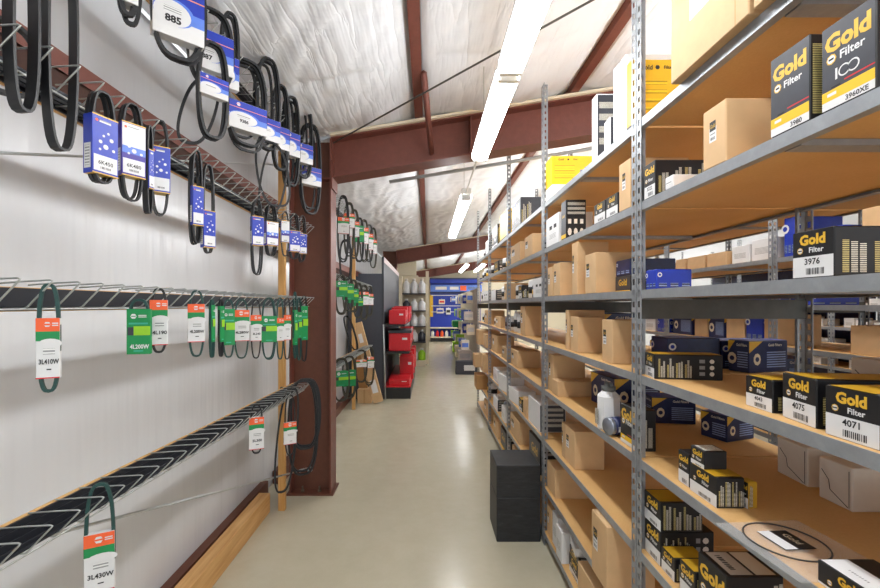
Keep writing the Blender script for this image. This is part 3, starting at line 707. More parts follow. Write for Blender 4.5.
# big white fuel filter with cap
e = empty('fuel_filter', (.805, 1.85, LV[3])); tag(e, 'tall white faceted fuel filter with grey threaded cap, beside a lying can', 'filter')
MB().lathe((0, 0, 0), [(.046, 0), (.05, .006), (.05, .13), (.05, .145), (.026, .168)], 'white', 8).build('body', e)
mb = MB().lathe((0, 0, .168), [(.026, 0), (.03, .004), (.03, .02), (.016, .026), (.016, .036), (.01, .038)], 'cap_grey', 12).box(-.006, .006, -.03, .03, .19, .205, 'cap_grey'); mb.build('cap', e)
MB().quad((-.0515, .018, .02), (0, -.036, 0), (0, 0, .07), 'print_grey', d=.001).build('label', e)
c = empty('filter_can', (.80, 1.76, LV[3] + .038), R(14)); tag(c, 'short steel filter can lying on its side before the white fuel filter', 'filter')
mb = MB().lathe((0, 0, -.045), [(.034, 0), (.037, .004), (.037, .086), (.034, .09)], 'can', 20)
mb.v = [(z, y, x) for x, y, z in mb.v]; mb.build('canister', c)
mb = MB().lathe((0, 0, -.04), [(.0376, .012), (.0376, .06)], 'navy', 20); mb.v = [(z, y, x) for x, y, z in mb.v]; mb.build('label_band', c)
MB().box(-.02, .026, -.0386, -.0378, -.016, .006, 'white').build('barcode_label', c)
# gasket ring in a clear pouch
p = empty('gasket_pouch', (.822, .955, LV[3]), R(4)); tag(p, 'thin black gasket ring in a clear pouch lying on the shelf', 'gasket')
MB().box(-.095, .12, -.13, .09, .0005, .0045, 'clear_film').build('clear_pouch', p)
MB().tube([(.078 * math.cos(a), .078 * math.sin(a), .0075) for a in [i * math.pi / 18 for i in range(36)]], .0019, 'gasket', 6, True).build('gasket_ring', p)
mb = MB().box(-.028, .045, -.03, .045, .0046, .0056, 'black').quad((-.028, -.03, .0056), (.03, 0, 0), (0, .075, 0), 'white').text((.005, .045, .0056), (0, -.075, 0), (.04, 0, 0), 'Gold', .5, .5, .016, 'cream'); mb.build('insert_card', p)

# labels of everything on the aisle shelves
LN = ['bottom', 'second', 'third', 'fourth', 'fifth', 'sixth', 'seventh', 'top']
cnt = {}
for r in placed: cnt.setdefault((r[1], r[2], r[3]), []).append(r)
for k, rs in cnt.items():
    rs.sort(key=lambda r: -r[4])
    for i, r in enumerate(rs):
        pos = '' if len(rs) == 1 else f', {ORD[i]} from left'
        shelf = f'{LN[k[2]]} shelf' if k[2] in (0, 7) else f'{LN[k[2]]} shelf up'
        r[0]['label'] = f'{k[0]}{pos}, {shelf}, {BN[k[1]]} bay'
placed.clear()

# ------------------------------------------------------------------ goods across the second aisle
cross = [  # level, near y, far y, height, style, description
 (6, 3.20, 3.42, .11, 'kraft', 'brown carton'), (6, 3.45, 3.68, .11, 'kraft', 'brown carton'), (6, 3.72, 3.85, .11, 'kraft', 'brown carton'), (6, 2.76, 2.95, .15, 'whitelabel', 'white carton'), (6, 2.97, 3.14, .13, 'whitelabel', 'white carton'),
 (6, 2.60, 2.68, .25, 'blue', 'tall bright blue carton'), (6, 3.98, 4.15, .10, 'kraft', 'brown carton'), (6, 4.18, 4.35, .09, 'kraft_dark', 'dark brown carton'), (6, 1.95, 2.2, .2, 'kraft', 'brown carton'), (6, 2.3, 2.52, .14, 'blue', 'blue carton'),
 (4, 4.20, 4.40, .13, 'whitelabel', 'white carton'), (4, 3.97, 4.16, .13, 'blue', 'blue carton'), (4, 3.62, 3.90, .2, 'navy', 'navy carton with gold corner'), (4, 3.42, 3.58, .17, 'kraft_pale', 'pale carton'), (4, 3.22, 3.40, .2, 'navy', 'navy carton with gold corner'),
 (4, 3.02, 3.20, .18, 'kraft', 'brown carton'), (4, 2.85, 3.0, .2, 'blue', 'blue carton'), (4, 2.74, 2.84, .2, 'kraft', 'brown carton'), (4, 2.10, 2.26, .155, 'kraft', 'brown carton'), (4, 1.9, 2.08, .155, 'kraft', 'brown carton'),
 (5, 2.5, 2.65, .06, 'blue', 'flat blue carton'), (5, 2.75, 3.0, .05, 'blue', 'flat blue carton'), (5, 3.1, 3.4, .06, 'navy', 'flat navy carton'), (5, 3.5, 3.8, .05, 'whitelabel', 'flat white carton'), (5, 1.75, 1.95, .12, 'kraft', 'brown carton'),
 (3, 2.35, 2.48, .14, 'blue', 'bright blue carton'), (3, 2.10, 2.3, .1, 'whitelabel', 'white carton'), (3, 2.8, 3.2, .2, 'navy', 'navy carton with gold corner'), (3, 3.4, 3.7, .22, 'kraft', 'brown carton'), (3, 4.0, 4.3, .2, 'navy', 'navy carton with gold corner'),
 (2, 2.0, 2.4, .2, 'kraft', 'brown carton'), (2, 2.8, 3.2, .2, 'navy', 'navy carton with gold corner'), (7, 2.0, 2.5, .25, 'kraft', 'brown carton'), (7, 2.9, 3.4, .25, 'whitelabel', 'white carton')]
byk = {}
for q in cross: byk.setdefault((q[0], q[5]), []).append(q)
for (lv, desc), qs in byk.items():
    qs.sort(key=lambda q: -q[1])
    for i, (l, ya, yb, h, st, d) in enumerate(qs):
        pos = '' if len(qs) == 1 else f'{ORD[i]} from left, '
        carton(2.45, (ya + yb) / 2, LV3[lv], .3, yb - ya, h, 0, st, f'{desc}, {pos}{LN[lv]} shelf across the second aisle', None, None, 'cartons across the second aisle', label=0)
rr = random.Random(5)
proto = MB().cbox(-.09, .09, -.05, .05, 0, .07, 'white', .002).quad((-.09, .05, 0), (0, -.1, 0), (0, 0, .07), 'print_white', .2, .8, .2, .5).build('small_carton')
first = True
for lv in (2, 3, 4, 5, 6):
    y = 1.8; k = 0
    while y < 6.4:
        if not (min(abs(y - b) for b in (2.9, 4.12, 5.34, 6.56)) < .09) and rr.random() > .12:
            o = proto if first else dup(proto); first = False
            o.location = (4.14, y, LV4[lv]); o.scale = (1, 1, rr.choice((.8, 1, 1.25)))
            tag(o, 'small white carton in the long rows on the shelving far behind', 'carton', 'small white cartons far behind')
        y += rr.choice((.112, .112, .16)); k += 1

# ------------------------------------------------------------------ black cabinets on the floor
t = NT('black_worn'); t.b.inputs['Roughness'].default_value = .5; v = t.coord((1, 1, 6)); f = t.noise(v, 9, 6, .75)
t.l(t.ramp(f, [(.35, s2l((26, 27, 30))), (.62, s2l((44, 45, 48))), (.85, s2l((96, 96, 98)))]), t.b.inputs['Base Color']); M['black_worn'] = t.m
def bbox(z, h, label):
    mb = MB().cbox(.452, .741, 2.73, 3.03, z, z + h, 'black_worn', .004); return tag(mb.build('storage_box'), label, 'box', 'stacked black boxes')
bbox(0, .291, 'lower of two stacked black boxes on the floor against the shelving')
bbox(.2915, .213, 'upper of two stacked black boxes on the floor against the shelving')

# ------------------------------------------------------------------ wire belt racks on the left wall
def hook_mb():
    return MB().tube([(-1.0, 0, -.063), (-.935, 0, -.063), (-.928, 0, -.060), (-.873, 0, -.004), (-.870, 0, .0), (-.876, 0, .002), (-.93, 0, -.001), (-1.0, 0, -.006)], .0022, 'wire', 5)
_hook = []
def wire_rack(y0, y1, z, label, tilt=0, pitch=.0762):
    e = empty('belt_rack', (0, y0, z)); tag(e, label, 'belt rack', 'wire belt racks'); L = y1 - y0
    e.rotation_euler = (tilt, 0, 0)
    MB().box(-1.018, -1.006, 0, L, -.072, -.012, 'timber').build('batten', e)
    MB().box(-1.006, -1.0, 0, L, -.070, -.014, 'rail').build('back_rail', e)
    for xa, xb, zb in ((-.998, -.980, -.030), (-.974, -.958, -.040), (-.952, -.938, -.048)):
        MB().box(xa, xb, 0, L, -.0605, -.057, 'rail').box(xa, xa + .003, 0, L, -.057, zb, 'rail').build('rail', e)
    for yy in (.0, L - .06): MB().box(-1.09, -1.018, yy, yy + .02, -.06, -.035, 'rail').build('bracket', e)
    MB().tube([(-.93, 0, -.066), (-.93, L, -.066)], .0025, 'wire', 5).build('front_rod', e)
    n = int(L / pitch)
    for i in range(n + 1):
        if _hook: dup(_hook[0], e, (0, i * pitch, 0))
        else: _hook.append(hook_mb().build('hook', e, (0, i * pitch, 0)))
    return e
wire_rack(.20, 3.20, 2.157, 'second wire belt rack down on the near white wall, carrying dark-blue belt packs')
wire_rack(.20, 3.24, 1.616, 'wire belt rack at eye level on the near white wall, carrying green packs')
wire_rack(.20, 3.12, 1.069, 'lowest wire belt rack on the near white wall, almost empty', tilt=-.028)
wire_rack(.20, 3.22, 2.73, 'topmost wire belt rack under the ceiling, carrying blue and white sleeves')
wire_rack(3.72, 6.75, 2.62, 'topmost wire belt rack beyond the brown column')
wire_rack(3.72, 6.5, 1.86, 'wire belt rack at head height beyond the brown column')
wire_rack(3.72, 6.6, .985, 'lowest wire belt rack beyond the brown column', tilt=-.02)

# ------------------------------------------------------------------ belts
def loop_mb(mb, w, h, m, rib=.010, th=.006, off=0, z0=0, pinch=None, x0=0, N=40, sk=0):
    pts = []
    for i in range(N):
        t = 2 * math.pi * i / N; s, c = math.sin(t), math.cos(t)
        x = w / 2 * math.copysign(abs(s) ** .62, s); z = -h / 2 + h / 2 * math.copysign(abs(c) ** .92, c)
        if pinch:
            k = max(0, 1 - abs((-z / h) - pinch[0]) / pinch[1]); x *= 1 - (1 - pinch[2]) * min(1, k * 1.6)
        pts.append((x + x0 + sk * z, z + z0))
    vs, fs = [], []
    for i in range(N):
        a, b = pts[i - 1], pts[(i + 1) % N]; d = Vector((b[0] - a[0], b[1] - a[1])).normalized(); nx, nz = d.y, -d.x
        x, z = pts[i]
        for (r, q) in ((-th / 2, -rib / 2), (-th / 2, rib / 2), (th / 2, rib / 2), (th / 2, -rib / 2)):
            vs.append((x + nx * r, off + q, z + nz * r))
    for i in range(N):
        for k in range(4): fs.append((i * 4 + k, i * 4 + (k + 1) % 4, ((i + 1) % N) * 4 + (k + 1) % 4, ((i + 1) % N) * 4 + k))
    mb.add(vs, fs, m, False)
def sleeve_mb(w, h, d, style, num, body=None):
    """card sleeve, front to -Y; bottom left corner of the front at (-w/2, -d/2, -h)"""
    mb = MB(); FR = ((-w / 2, -d / 2, -h), (w, 0, 0), (0, 0, h)); LS = ((-w / 2, d / 2, -h), (0, -d, 0), (0, 0, h)); q = mb.quad
    c = .0012
    if style == 'premium':
        mb.cbox(-w / 2, w / 2, -d / 2, d / 2, -h, 0, 'white', c)
        q(*FR, 'blue', 0, 1, .50, .99); q(*FR, 'blue_pale', .55, 1, .30, .50); q(*FR, 'peach', 0, 1, .735, .757, d=.001)
        mb.disc(*FR, 'blue_pale', .40, .42, w * .40, d=.0008, n=24, rv=h * .235); mb.disc(*FR, 'white', .37, .40, w * .36, d=.0010, n=24, rv=h * .22)
        mb.disc(*FR, 'white', .24, .87, h * .07, d=.001); q(*FR, 'orange', .18, .30, .86, .88, d=.0013)
        if num: mb.text(*FR, num, .38, .30, h * .13, 'ink', maxw=w * .5, bold=.04, d=.0016)
        q(*FR, 'print_white', .2, .54, .42, .50, d=.0013); q(*LS, 'greycard', 0, 1, 0, 1)
    elif style in ('dots', 'dots_white'):
        mb.cbox(-w / 2, w / 2, -d / 2, d / 2, -h, 0, 'blue' if style == 'dots' else 'purple', c, {('z', '-'): 'gold', ('z', '+'): 'gold'})
        if style == 'dots_white': q(*FR, 'white', .02, .98, .5, .97); q(*FR, 'blue_pale', .02, .98, .42, .55, d=.0007)
        q(*FR, 'white', .05, .95, .05, .32, d=.0007); q(*FR, 'gold', 0, 1, 0, .02, d=.0008); q(*FR, 'gold', 0, 1, .98, 1, d=.0008)
        for a, b, r in ((.3, .55, .07), (.5, .48, .10), (.72, .62, .08), (.6, .72, .05), (.42, .66, .05), (.28, .42, .05), (.8, .45, .06)): mb.disc(*FR, 'white', a, b, r * w, d=.001, n=10)
        mb.disc(*FR, 'orange', .16, .9, w * .06, d=.001); mb.quad(*FR, 'print_white', .26, .7, .88, .92, d=.001)
        if num: mb.text(*FR, num, .5, .2, h * .07, 'ink', maxw=w * .6)
        mb.bars(*FR, 'ink', .3, .7, .09, .13, 8); q(*LS, 'white', .15, .85, .08, .5); q(*LS, 'print_white', .25, .75, .12, .46, d=.001)
    elif style == 'lawn':
        mb.cbox(-w / 2, w / 2, -d / 2, d / 2, -h, 0, 'white', c)
        for f in (FR, LS): q(*f, 'orange', 0, 1, .78, 1); q(*f, 'green', 0, 1, .62, .78); q(*f, 'red', 0, 1, .0, .02)
        mb.disc(*FR, 'white', .48, .895, w * .15, d=.001); mb.quad(*FR, 'orange', .34, .62, .88, .91, d=.0013); [q(*FR, 'white', .68, .94, vv, vv + .018, d=.001) for vv in (.905, .87)]
        mb.disc(*FR, 'white', .6, .58, w * .5, d=.0009, n=16, rv=h * .08); q(*FR, 'print_white', .3, .8, .40, .50, d=.001)
        if num: mb.text(*FR, num, .55, .28, h * .085, 'ink', maxw=w * .85, bold=.03)
        q(*FR, 'ink', .45, .65, .14, .16, d=.001); q(*LS, 'ink', .3, .7, .1, .34, d=.001)
    elif style == 'green':
        mb.cbox(-w / 2, w / 2, -d / 2, d / 2, -h, 0, 'green', c)
        mb.disc(*FR, 'white', .3, .84, w * .13, d=.001); mb.quad(*FR, 'green', .2, .4, .83, .85, d=.0013); [q(*FR, 'white', .5, .84, vv, vv + .018, d=.001) for vv in (.85, .815)]
        q(*FR, 'lime', .3, 1, .42, .62); q(*FR, 'charcoal', .05, .3, .42, .6); q(*FR, 'teal', .1, .9, .66, .70)
        if num: mb.text(*FR, num, .55, .17, h * .1, 'white', maxw=w * .8, bold=.03)
        q(*FR, 'teal', .3, .7, .06, .09)
    return mb
def belt(px, X, pya, pyb, label, group, sleeve=None, th=60, w=None, rubber='rubber', rib=.010, thick=.006, coils=1, pxw=None, rz=None, sk=0, Y=None):
    """px centre and pixel heights of loop top and bottom on the rack plane; sleeve = (py top, py bottom, width, depth, style, number)"""
    Y = Y or Yx(px, X); z = Zp(pya, Y); h = (pyb - pya) * Y / F; phi = R(90 - th)
    e = empty('drive_belt', (X, Y, z), phi); tag(e, label, 'belt', group)
    if pxw:      # width of the pack from the width it shows at this distance and turn
        def span(ww):
            a = Vector((math.cos(phi), math.sin(phi))) * ww / 2; n = Vector((math.sin(phi), -math.cos(phi))) * sleeve[3] / 2
            q = [(X + i * a.x + n.x, Y + i * a.y + n.y) for i in (-1, 1)] + [(X - a.x - n.x, Y - a.y - n.y)]
            q = [F * x / y for x, y in q]; return max(q) - min(q)
        lo, hi = .01, .3
        for _ in range(30):
            md = (lo + hi) / 2
            if span(md) < pxw: lo = md
            else: hi = md
        sleeve = sleeve[:2] + (max(lo, .02),) + sleeve[3:]
        if w is None or w < 0: w = max(.02, lo * (-w if w else .85))
    w = w or .05; mb = MB(); rnd = random.Random(int(px * 10))
    for k in range(coils):
        o = (k - (coils - 1) / 2) * rib * 1.05
        loop_mb(mb, w * (1 - .06 * k * (1 if k % 2 else -.4)), h * (1 - .05 * k * rnd.random()), rubber, rib, thick, o, -.012 * k * rnd.random(), sk=sk, x0=.004 * k * (-1) ** k)
    mb.build('belt', e)
    if sleeve:
        a, b, sw, sd, st, num = sleeve
        zt = (CY - a) * Y / F + H - z; hh = (b - a) * Y / F
        s = sleeve_mb(sw, hh, max(sd, coils * rib * 1.05 + .006), st, num).build('sleeve', e, (0, 0, zt))
    return e
NW = 'on the near wall'
# top rack: blue and white sleeves (px, loop top, loop bottom, card top, card bottom, card width, number, angle, loop width, coils)
top = [(128, -90, 17, -75, 6, .15, None, 48, .14, 3), (178, -45, 60, -15, 42, .155, '885', 48, .14, 3), (211, 10, 88, 33, 72, .155, '887', 46, .14, 2), (230, 14, 84, 58, 90, .15, None, 44, .13, 2),
       (213, 44, 138, 78, 98, .14, None, 40, .12, 2), (246, 62, 146, 106, 133, .16, '9386', 42, .14, 3), (267, 60, 150, 120, 142, .15, None, 40, .13, 3), (280, 86, 170, 128, 150, .14, None, 38, .12, 2), (291, 98, 186, 134, 157, .14, None, 40, .13, 3), (303, 104, 178, 145, 164, .14, None, 44, .14, 3), (310, 125, 214, 168, 186, .15, None, 46, .15, 3)]
for i, (px, a, b, ca, cb, cw, num, th, lw, co) in enumerate(top):
    X = -.885 + (.02 if i in (4, 10) else 0)
    belt(px, X, a, b, f'black belt in blue-and-white sleeve{" " + num if num else ""}, {ORD[i]} from the camera on topmost rack', 'belts on the topmost near rack', (ca, cb, cw, .025, 'premium', num), th, -1.0, rib=.012, thick=.011, coils=co + (i > 4), pxw=(20, 53, 46, 18, 31, 40, 24, 18, 16, 18, 21)[i])
# long bare belts
belt(22, -.90, -60, 111, 'wide black ribbed belt hanging bare, nearest the camera', 'bare black belts', None, 10, .05, rib=.03, thick=.006, coils=1)
belt(60, -.905, -70, 150, 'long black ribbed belt hanging bare, second from the camera', 'bare black belts', None, 10, .068, rib=.026, thick=.006)
belt(2, -.95, 20, 92, 'black belt coil at the left edge of the picture behind the bare belts', 'bare black belts', None, 30, .12, rib=.02, thick=.008)
belt(208, -.93, 80, 146, 'thin black belt hanging in a crossed loop below the blue sleeves', 'bare black belts', None, 60, .12, rib=.012, thick=.011, sk=.25)
belt(268, -.87, 142, 205, 'thin black belt loop hanging lowest below the blue sleeves', 'bare black belts', None, 65, .16, rib=.011, thick=.011, sk=-.15)
belt(279, -.89, 146, 215, 'thin black belt loop hanging behind the lowest loop', 'bare black belts', None, 60, .14, rib=.011, thick=.011, sk=.15)
# second rack: dark blue packs
sec = [(101, 93, 183, 118, 176, .105, 'dots', '6K450', 18, .085, 2, .014), (131, 105, 201, 125, 178, .10, 'dots_white', '6K480', 30, .08, 2, .014), (148, 126, 213, 150, 189, .09, 'dots', None, 10, .07, 1, .02), (160, 122, 215, 148, 194, .07, 'dots', None, 50, .05, 1, .034),
       (196, 151, 243, 187, 226, .07, 'dots', None, 34, .055, 2, .014), (208, 165, 253, 211, 248, .09, 'dots', None, 34, .06, 1, .02), (257, 200, 275, 217, 246, .075, 'dots', None, 50, .06, 2, .015), (271, 205, 256, 222, 246, .08, 'dots_white', None, 40, .06, 2, .014), (285, 212, 256, 221, 243, .06, 'dots_white', None, 60, .05, 1, .02), (294, 214, 259, 231, 252, .08, 'dots', None, 50, .06, 2, .015), (302, 216, 261, 234, 254, .08, 'dots', None, 50, .06, 2, .015)]
for i, (px, a, b, ca, cb, cw, st, num, th, lw, co, rb) in enumerate(sec):
    belt(px, -.89, a, b, f'ribbed belt in dark-blue dotted pack, {ORD[i]} from camera on the second rack down', 'dark blue belt packs', (ca, cb, cw, .022, st, num), th, -.85, rib=rb, thick=.005, coils=co, pxw=(32, 28, 8, 20, 14, 15, 13, 14, 9, 12, 9)[i])
# eye-level rack: green lawn belts
mid = [(49, 285, 391, 318, 378, .066, 'lawn', '3L410W', 62, .052, 1), (139.5, 300, 352, 309, 354, .085, 'green', '4L200W', 75, .05, 1), (159, 289, 352, 300, 345, .06, 'lawn', '4L190', 62, .05, 1), (196.5, 291, 356, 304, 342, .065, 'lawn', '4L200W', 66, .06, 1),
       (212, 300, 357, 305, 342, .03, 'green', None, 12, .03, 1), (221, 300, 356, 306, 342, .03, 'green', None, 12, .03, 1), (228.5, 300, 357, 309, 345, .07, 'green', None, 60, .06, 1), (241.5, 300, 358, 310, 341, .085, 'lawn', '4L280W', 66, .075, 1),
       (256, 300, 358, 315, 341, .07, 'lawn', '3L240', 66, .06, 1), (269, 298, 359, 316, 342, .095, 'green', None, 64, .06, 2), (280, 298, 359, 318, 341, .06, 'lawn', None, 60, .055, 1), (287, 298, 359, 315, 340, .07, 'lawn', None, 60, .06, 1),
       (295, 292, 358, 310, 345, .035, 'green', None, 15, .05, 1), (299, 298, 360, 312, 338, .035, 'green', None, 20, .05, 1), (304, 296, 361, 306, 340, .05, 'green', None, 40, .07, 1)]
for i, (px, a, b, ca, cb, cw, st, num, th, lw, co) in enumerate(mid):
    belt(px, -.885, a, b, f'green belt in {"orange-topped sleeve" if st == "lawn" else "green card"}{" " + num if num else ""}, {ORD[i]} from the camera on eye-level rack', 'green belts on the eye-level rack', (ca, cb, cw, .014, st, num), th, -.85, 'rubber_green' if i % 3 != 2 else 'rubber', .009, .007, co, pxw=(24, 24, 18, 17, 6, 7, 13, 16, 11, 16, 8, 8, 5, 6, 8)[i])
# lowest rack
belt(100, -.895, 484, 606, 'green belt in orange-topped sleeve 3L430W, nearest the camera on the lowest rack', 'belts on the lowest near rack', (532, 590, .075, .014, 'lawn', '3L430W'), 62, -.9, 'rubber_green', .010, .008, pxw=31)
belt(256.5, -.885, 405, 453, 'dark belt in an orange-topped white sleeve, middle of the lowest rack', 'belts on the lowest near rack', (417, 449, .075, .014, 'lawn', '5L300'), 66, -.8, 'rubber', .010, .007, pxw=15)
belt(290, -.9, 395, 455, 'dark belt in an orange-topped sleeve, in front of the timber post', 'belts on the lowest near rack', (422, 444, .08, .014, 'lawn', None), 60, -.8, 'rubber', .010, .007, pxw=13)
belt(303, -.885, 381, 474, 'large black belt hung in a long loop before the brown column', 'large black belts by the column', None, 66, .20, rib=.014, thick=.012, coils=2)
belt(305, -.875, 379, 448, 'large black belt hung in several coils before the brown column', 'large black belts by the column', None, 70, .19, rib=.014, thick=.012, coils=3)
belt(292, -.90, 388, 490, 'large black belt hanging lowest beside the timber post', 'large black belts by the column', None, 62, .12, rib=.012, thick=.011, coils=1, sk=.1)
# beyond the column
k = 0
for px, a, b, ca, cb, st in [(343, 196, 262, 218, 234, 'lawn'), (349, 203, 256, 214, 228, 'lawn'), (345.5, 240, 280, 0, 0, None), (354, 210, 258, 222, 237, 'lawn'), (359, 218, 262, 226, 242, 'green'), (364, 220, 262, 228, 244, 'lawn'), (369, 225, 262, 234, 250, 'lawn'), (373, 228, 268, 240, 254, 'lawn')]:
    belt(px, -.88, a, b, f'belt {"in green card" if st == "green" else "in orange-topped sleeve" if st else "without sleeve"}, {ORD[k]} from the column on top rack beyond it', 'belts on the top rack beyond the column', (ca, cb, .115, .02, st, None) if st else None, 66, .11 if st else .12, 'rubber_olive' if k % 2 else 'rubber', .014, .012, 3); k += 1
k = 0
for px, a, b, ca, cb, st in [(341, 275, 313, 281, 297, 'green'), (348, 277, 311, 284, 300, 'green'), (353, 280, 312, 289, 303, 'green'), (358, 283, 318, 298, 306, 'green'), (364, 285, 320, 292, 305, 'lawn'), (369, 286, 316, 294, 305, 'lawn')]:
    belt(px, -.88, a, b, f'belt in {"green card" if st == "green" else "orange-topped sleeve"}, {ORD[k]} from the column on head-height rack beyond it', 'belts on the head-height rack beyond the column', (ca, cb, .12, .02, st, None), 64, .11, 'rubber_olive', .014, .012, 3); k += 1
bw = belt(346, -1.0, 316, 350, 'dark bare belt hanging in a narrow loop on the white wall beyond the column', 'bare black belts', None, 60, .10, rib=.012, thick=.01, coils=2, sk=-.3)
MB().tube([(-.46, -.05, -.012), (.02, .01, -.012)], .004, 'galv', 6).build('nail', bw)
k = 0
for px, a, b, ca, cb, st in [(341, 358, 400, 371, 386, 'green'), (349, 356, 398, 370, 386, 'green'), (361, 350, 382, 360, 367, 'lawn'), (369, 347, 385, 357, 368, 'lawn')]:
    belt(px, -.88, a, b, f'belt in {"green card" if st == "green" else "orange-topped sleeve"}, {ORD[k]} from the column on lowest rack beyond it', 'belts on the lowest rack beyond the column', (ca, cb, .14, .02, st, None), 66, .15, 'rubber_olive', .014, .012, 3); k += 1

# ------------------------------------------------------------------ beyond the column on the left: leaning cardboard, gondola, red goods
def leaning(name, x0, y, z0, x1, z1, w, t, m, label, cat):
    d = Vector((x1 - x0, 0, z1 - z0)); L = d.length; a = math.atan2(d.x, d.z)
    mb = MB().cbox(-w / 2, w / 2, -t / 2, t / 2, 0, L, m, .003)
    if m == 'kraft': mb.quad((-w / 2, -t / 2, 0), (w, 0, 0), (0, 0, L), 'white', .2, .8, .12, .28).quad((-w / 2, -t / 2, 0), (w, 0, 0), (0, 0, L), 'white', .3, .7, .75, .86)
    o = mb.build(name, None, (x0, y, z0)); o.rotation_euler = (0, a, 0); return tag(o, label, cat)
leaning('long_carton', -.78, 6.55, .03, -1.12, 1.28, .15, .07, 'kraft', 'long narrow cardboard carton leaning against the wall beside the dark gondola', 'carton')
leaning('cardboard_sheet', -1.02, 6.72, .03, -1.17, 1.15, .14, .05, 'kraft_dark', 'plain brown cardboard sheet leaning behind the long narrow carton', 'cardboard')
tag(MB().cbox(-1.09, -.87, 6.58, 6.8, 0, .22, 'kraft', .003).quad((-1.09, 6.58, 0), (.22, 0, 0), (0, 0, .22), 'tape', .44, .56, 0, 1).build('carton', None, (-.03, .0, 0)), 'small cardboard carton on the floor behind the timber post', 'carton')
tag(MB().tube([(-.70, 6.84, 0.01), (-.735, 6.84, 1.24)], .011, 'galv', 8).build('metal_rod'), 'thin grey metal rod leaning against the end of the dark gondola', 'rod')
e = empty('gondola', (-.73, 6.9, 0)); tag(e, 'dark grey display gondola holding red boxes on the left of the aisle', 'gondola')
MB().box(0, .44, 0, 2.5, 0, .19, 'black').box(0, .44, 0, 2.5, .19, .205, 'red').build('base_deck', e)
MB().box(-.03, 0, 0, 3.5, 0, 2.27, 'mdf_gondola').box(-.03, .002, .03, 3.5, 2.27, 2.36, 'pink_strip').build('back_panel', e)
MB().box(-.035, .0, -.03, 0, 0, 2.36, 'charcoal').build('upright', e)
MB().box(-.60, -.036, -.02, .0, 0, 2.08, 'mdf_gondola').build('end_panel', e)
MB().box(0, .34, 0, 2.5, 1.20, 1.235, 'black').build('shelf', e); MB().box(0, .42, 0, 2.5, .75, .785, 'black').build('shelf', e)
def redbox(x0, x1, y0, y1, z, h, label, case='red'):
    mb = MB().cbox(x0, x1, y0, y1, z, z + h, case, .006)
    mb.quad((x0, y0, z), (x1 - x0, 0, 0), (0, 0, h), 'white', .62, .86, .62, .74).quad((x1, y0, z), (0, y1 - y0, 0), (0, 0, h), 'white', .5, .85, .5, .62).quad((x1, y0, z), (0, y1 - y0, 0), (0, 0, h), 'charcoal', .1, .9, .1, .2)
    return tag(mb.build('tool_carton'), label, 'carton', 'red cartons on the gondola')
redbox(-.66, -.30, 7.0, 7.6, .786, .30, 'large red carton on the middle gondola shelf')
tag(MB().cbox(-.67, -.28, 6.98, 7.62, 1.087, 1.135, 'charcoal', .006).build('tool_tray'), 'flat dark tray lying on the large red carton', 'tray')
for i, (y0, y1, h, x1) in enumerate([(7.0, 7.5, .24, -.38), (7.55, 8.0, .28, -.38), (8.05, 8.5, .3, -.36), (8.6, 9.1, .3, -.36)]): redbox(-.66, x1, y0, y1, 1.236, h, f'red carton on the top gondola shelf, {ORD[i]} from the aisle end')
for i, (y0, y1, h, x0) in enumerate([(6.98, 7.5, .10, -.66), (7.6, 7.9, .42, -.52), (7.95, 8.2, .45, -.5), (8.25, 8.55, .48, -.5), (8.6, 9.0, .42, -.5), (9.05, 9.35, .45, -.5)]): redbox(x0, -.31 + .04 * (i % 2), y0, y1, .206, h, f'red carton on the gondola base, {ORD[i]} from the near end')
for i, y in enumerate((7.7, 8.1, 8.5, 8.9)): redbox(-.6, -.33, y, y + .34, .786, .3, f'red carton on the middle gondola shelf, {ORD[i]} behind the large one')
# white gondola with bottles
def bottle(x, y, z, r, h, body, capm, label, group, cat='bottle'):
    e = empty('bottle', (x, y, z)); tag(e, label, cat, group)
    MB().lathe((0, 0, 0), [(r * .95, 0), (r, .01), (r, h * .62), (r * .45, h * .82), (r * .4, h * .86)], body, 12).build('body', e)
    MB().lathe((0, 0, 0), [(r * .45, h * .86), (r * .45, h)], capm, 10).build('cap', e)
    return e
e = empty('gondola', (-.66, 10.6, 0)); tag(e, 'cream end display lined with white jugs, past the red cartons', 'gondola')
MB().box(0, .60, .36, .40, 0, 2.3, 'cream').build('back_panel', e); MB().box(0, .60, 0, .36, 0, .14, 'cream').build('base_deck', e)
for z in (.62, 1.02, 1.42, 1.86): MB().box(0, .60, 0, .36, z - .025, z, 'charcoal').build('shelf', e)
MB().box(.60, .68, .3, .42, 0, 2.45, 'cream').build('upright', e); MB().box(-.03, .0, 0, .4, 0, 2.3, 'cream').build('upright', e)
for li, (z, h, cs) in enumerate([(.14, .3, ('lime', 'white', 'lime')), (.62, .3, ('charcoal', 'white', 'charcoal')), (1.02, .34, ('white', 'white', 'white')), (1.42, .3, ('charcoal', 'white', 'white')), (1.86, .38, ('white', 'white', 'white'))]):
    for i, c in enumerate(cs):
        bottle(-.56 + i * .2, 10.75, z, .094, h, c, 'white' if c != 'white' else 'offwhite', f'{ {"white": "white", "charcoal": "dark", "lime": "lime green"}[c] } jug, {ORD[i]} from left on the {LN[li]} level of the cream end display', 'jugs on the cream end display', 'jug')
# soffit over it
struct(MB().box(XW, -.35, 12.4, 12.5, 2.45, 2.9, 'cream').box(XW, -.30, 12.5, YB, 0, 2.45, 'cream').build('wall_inner'))

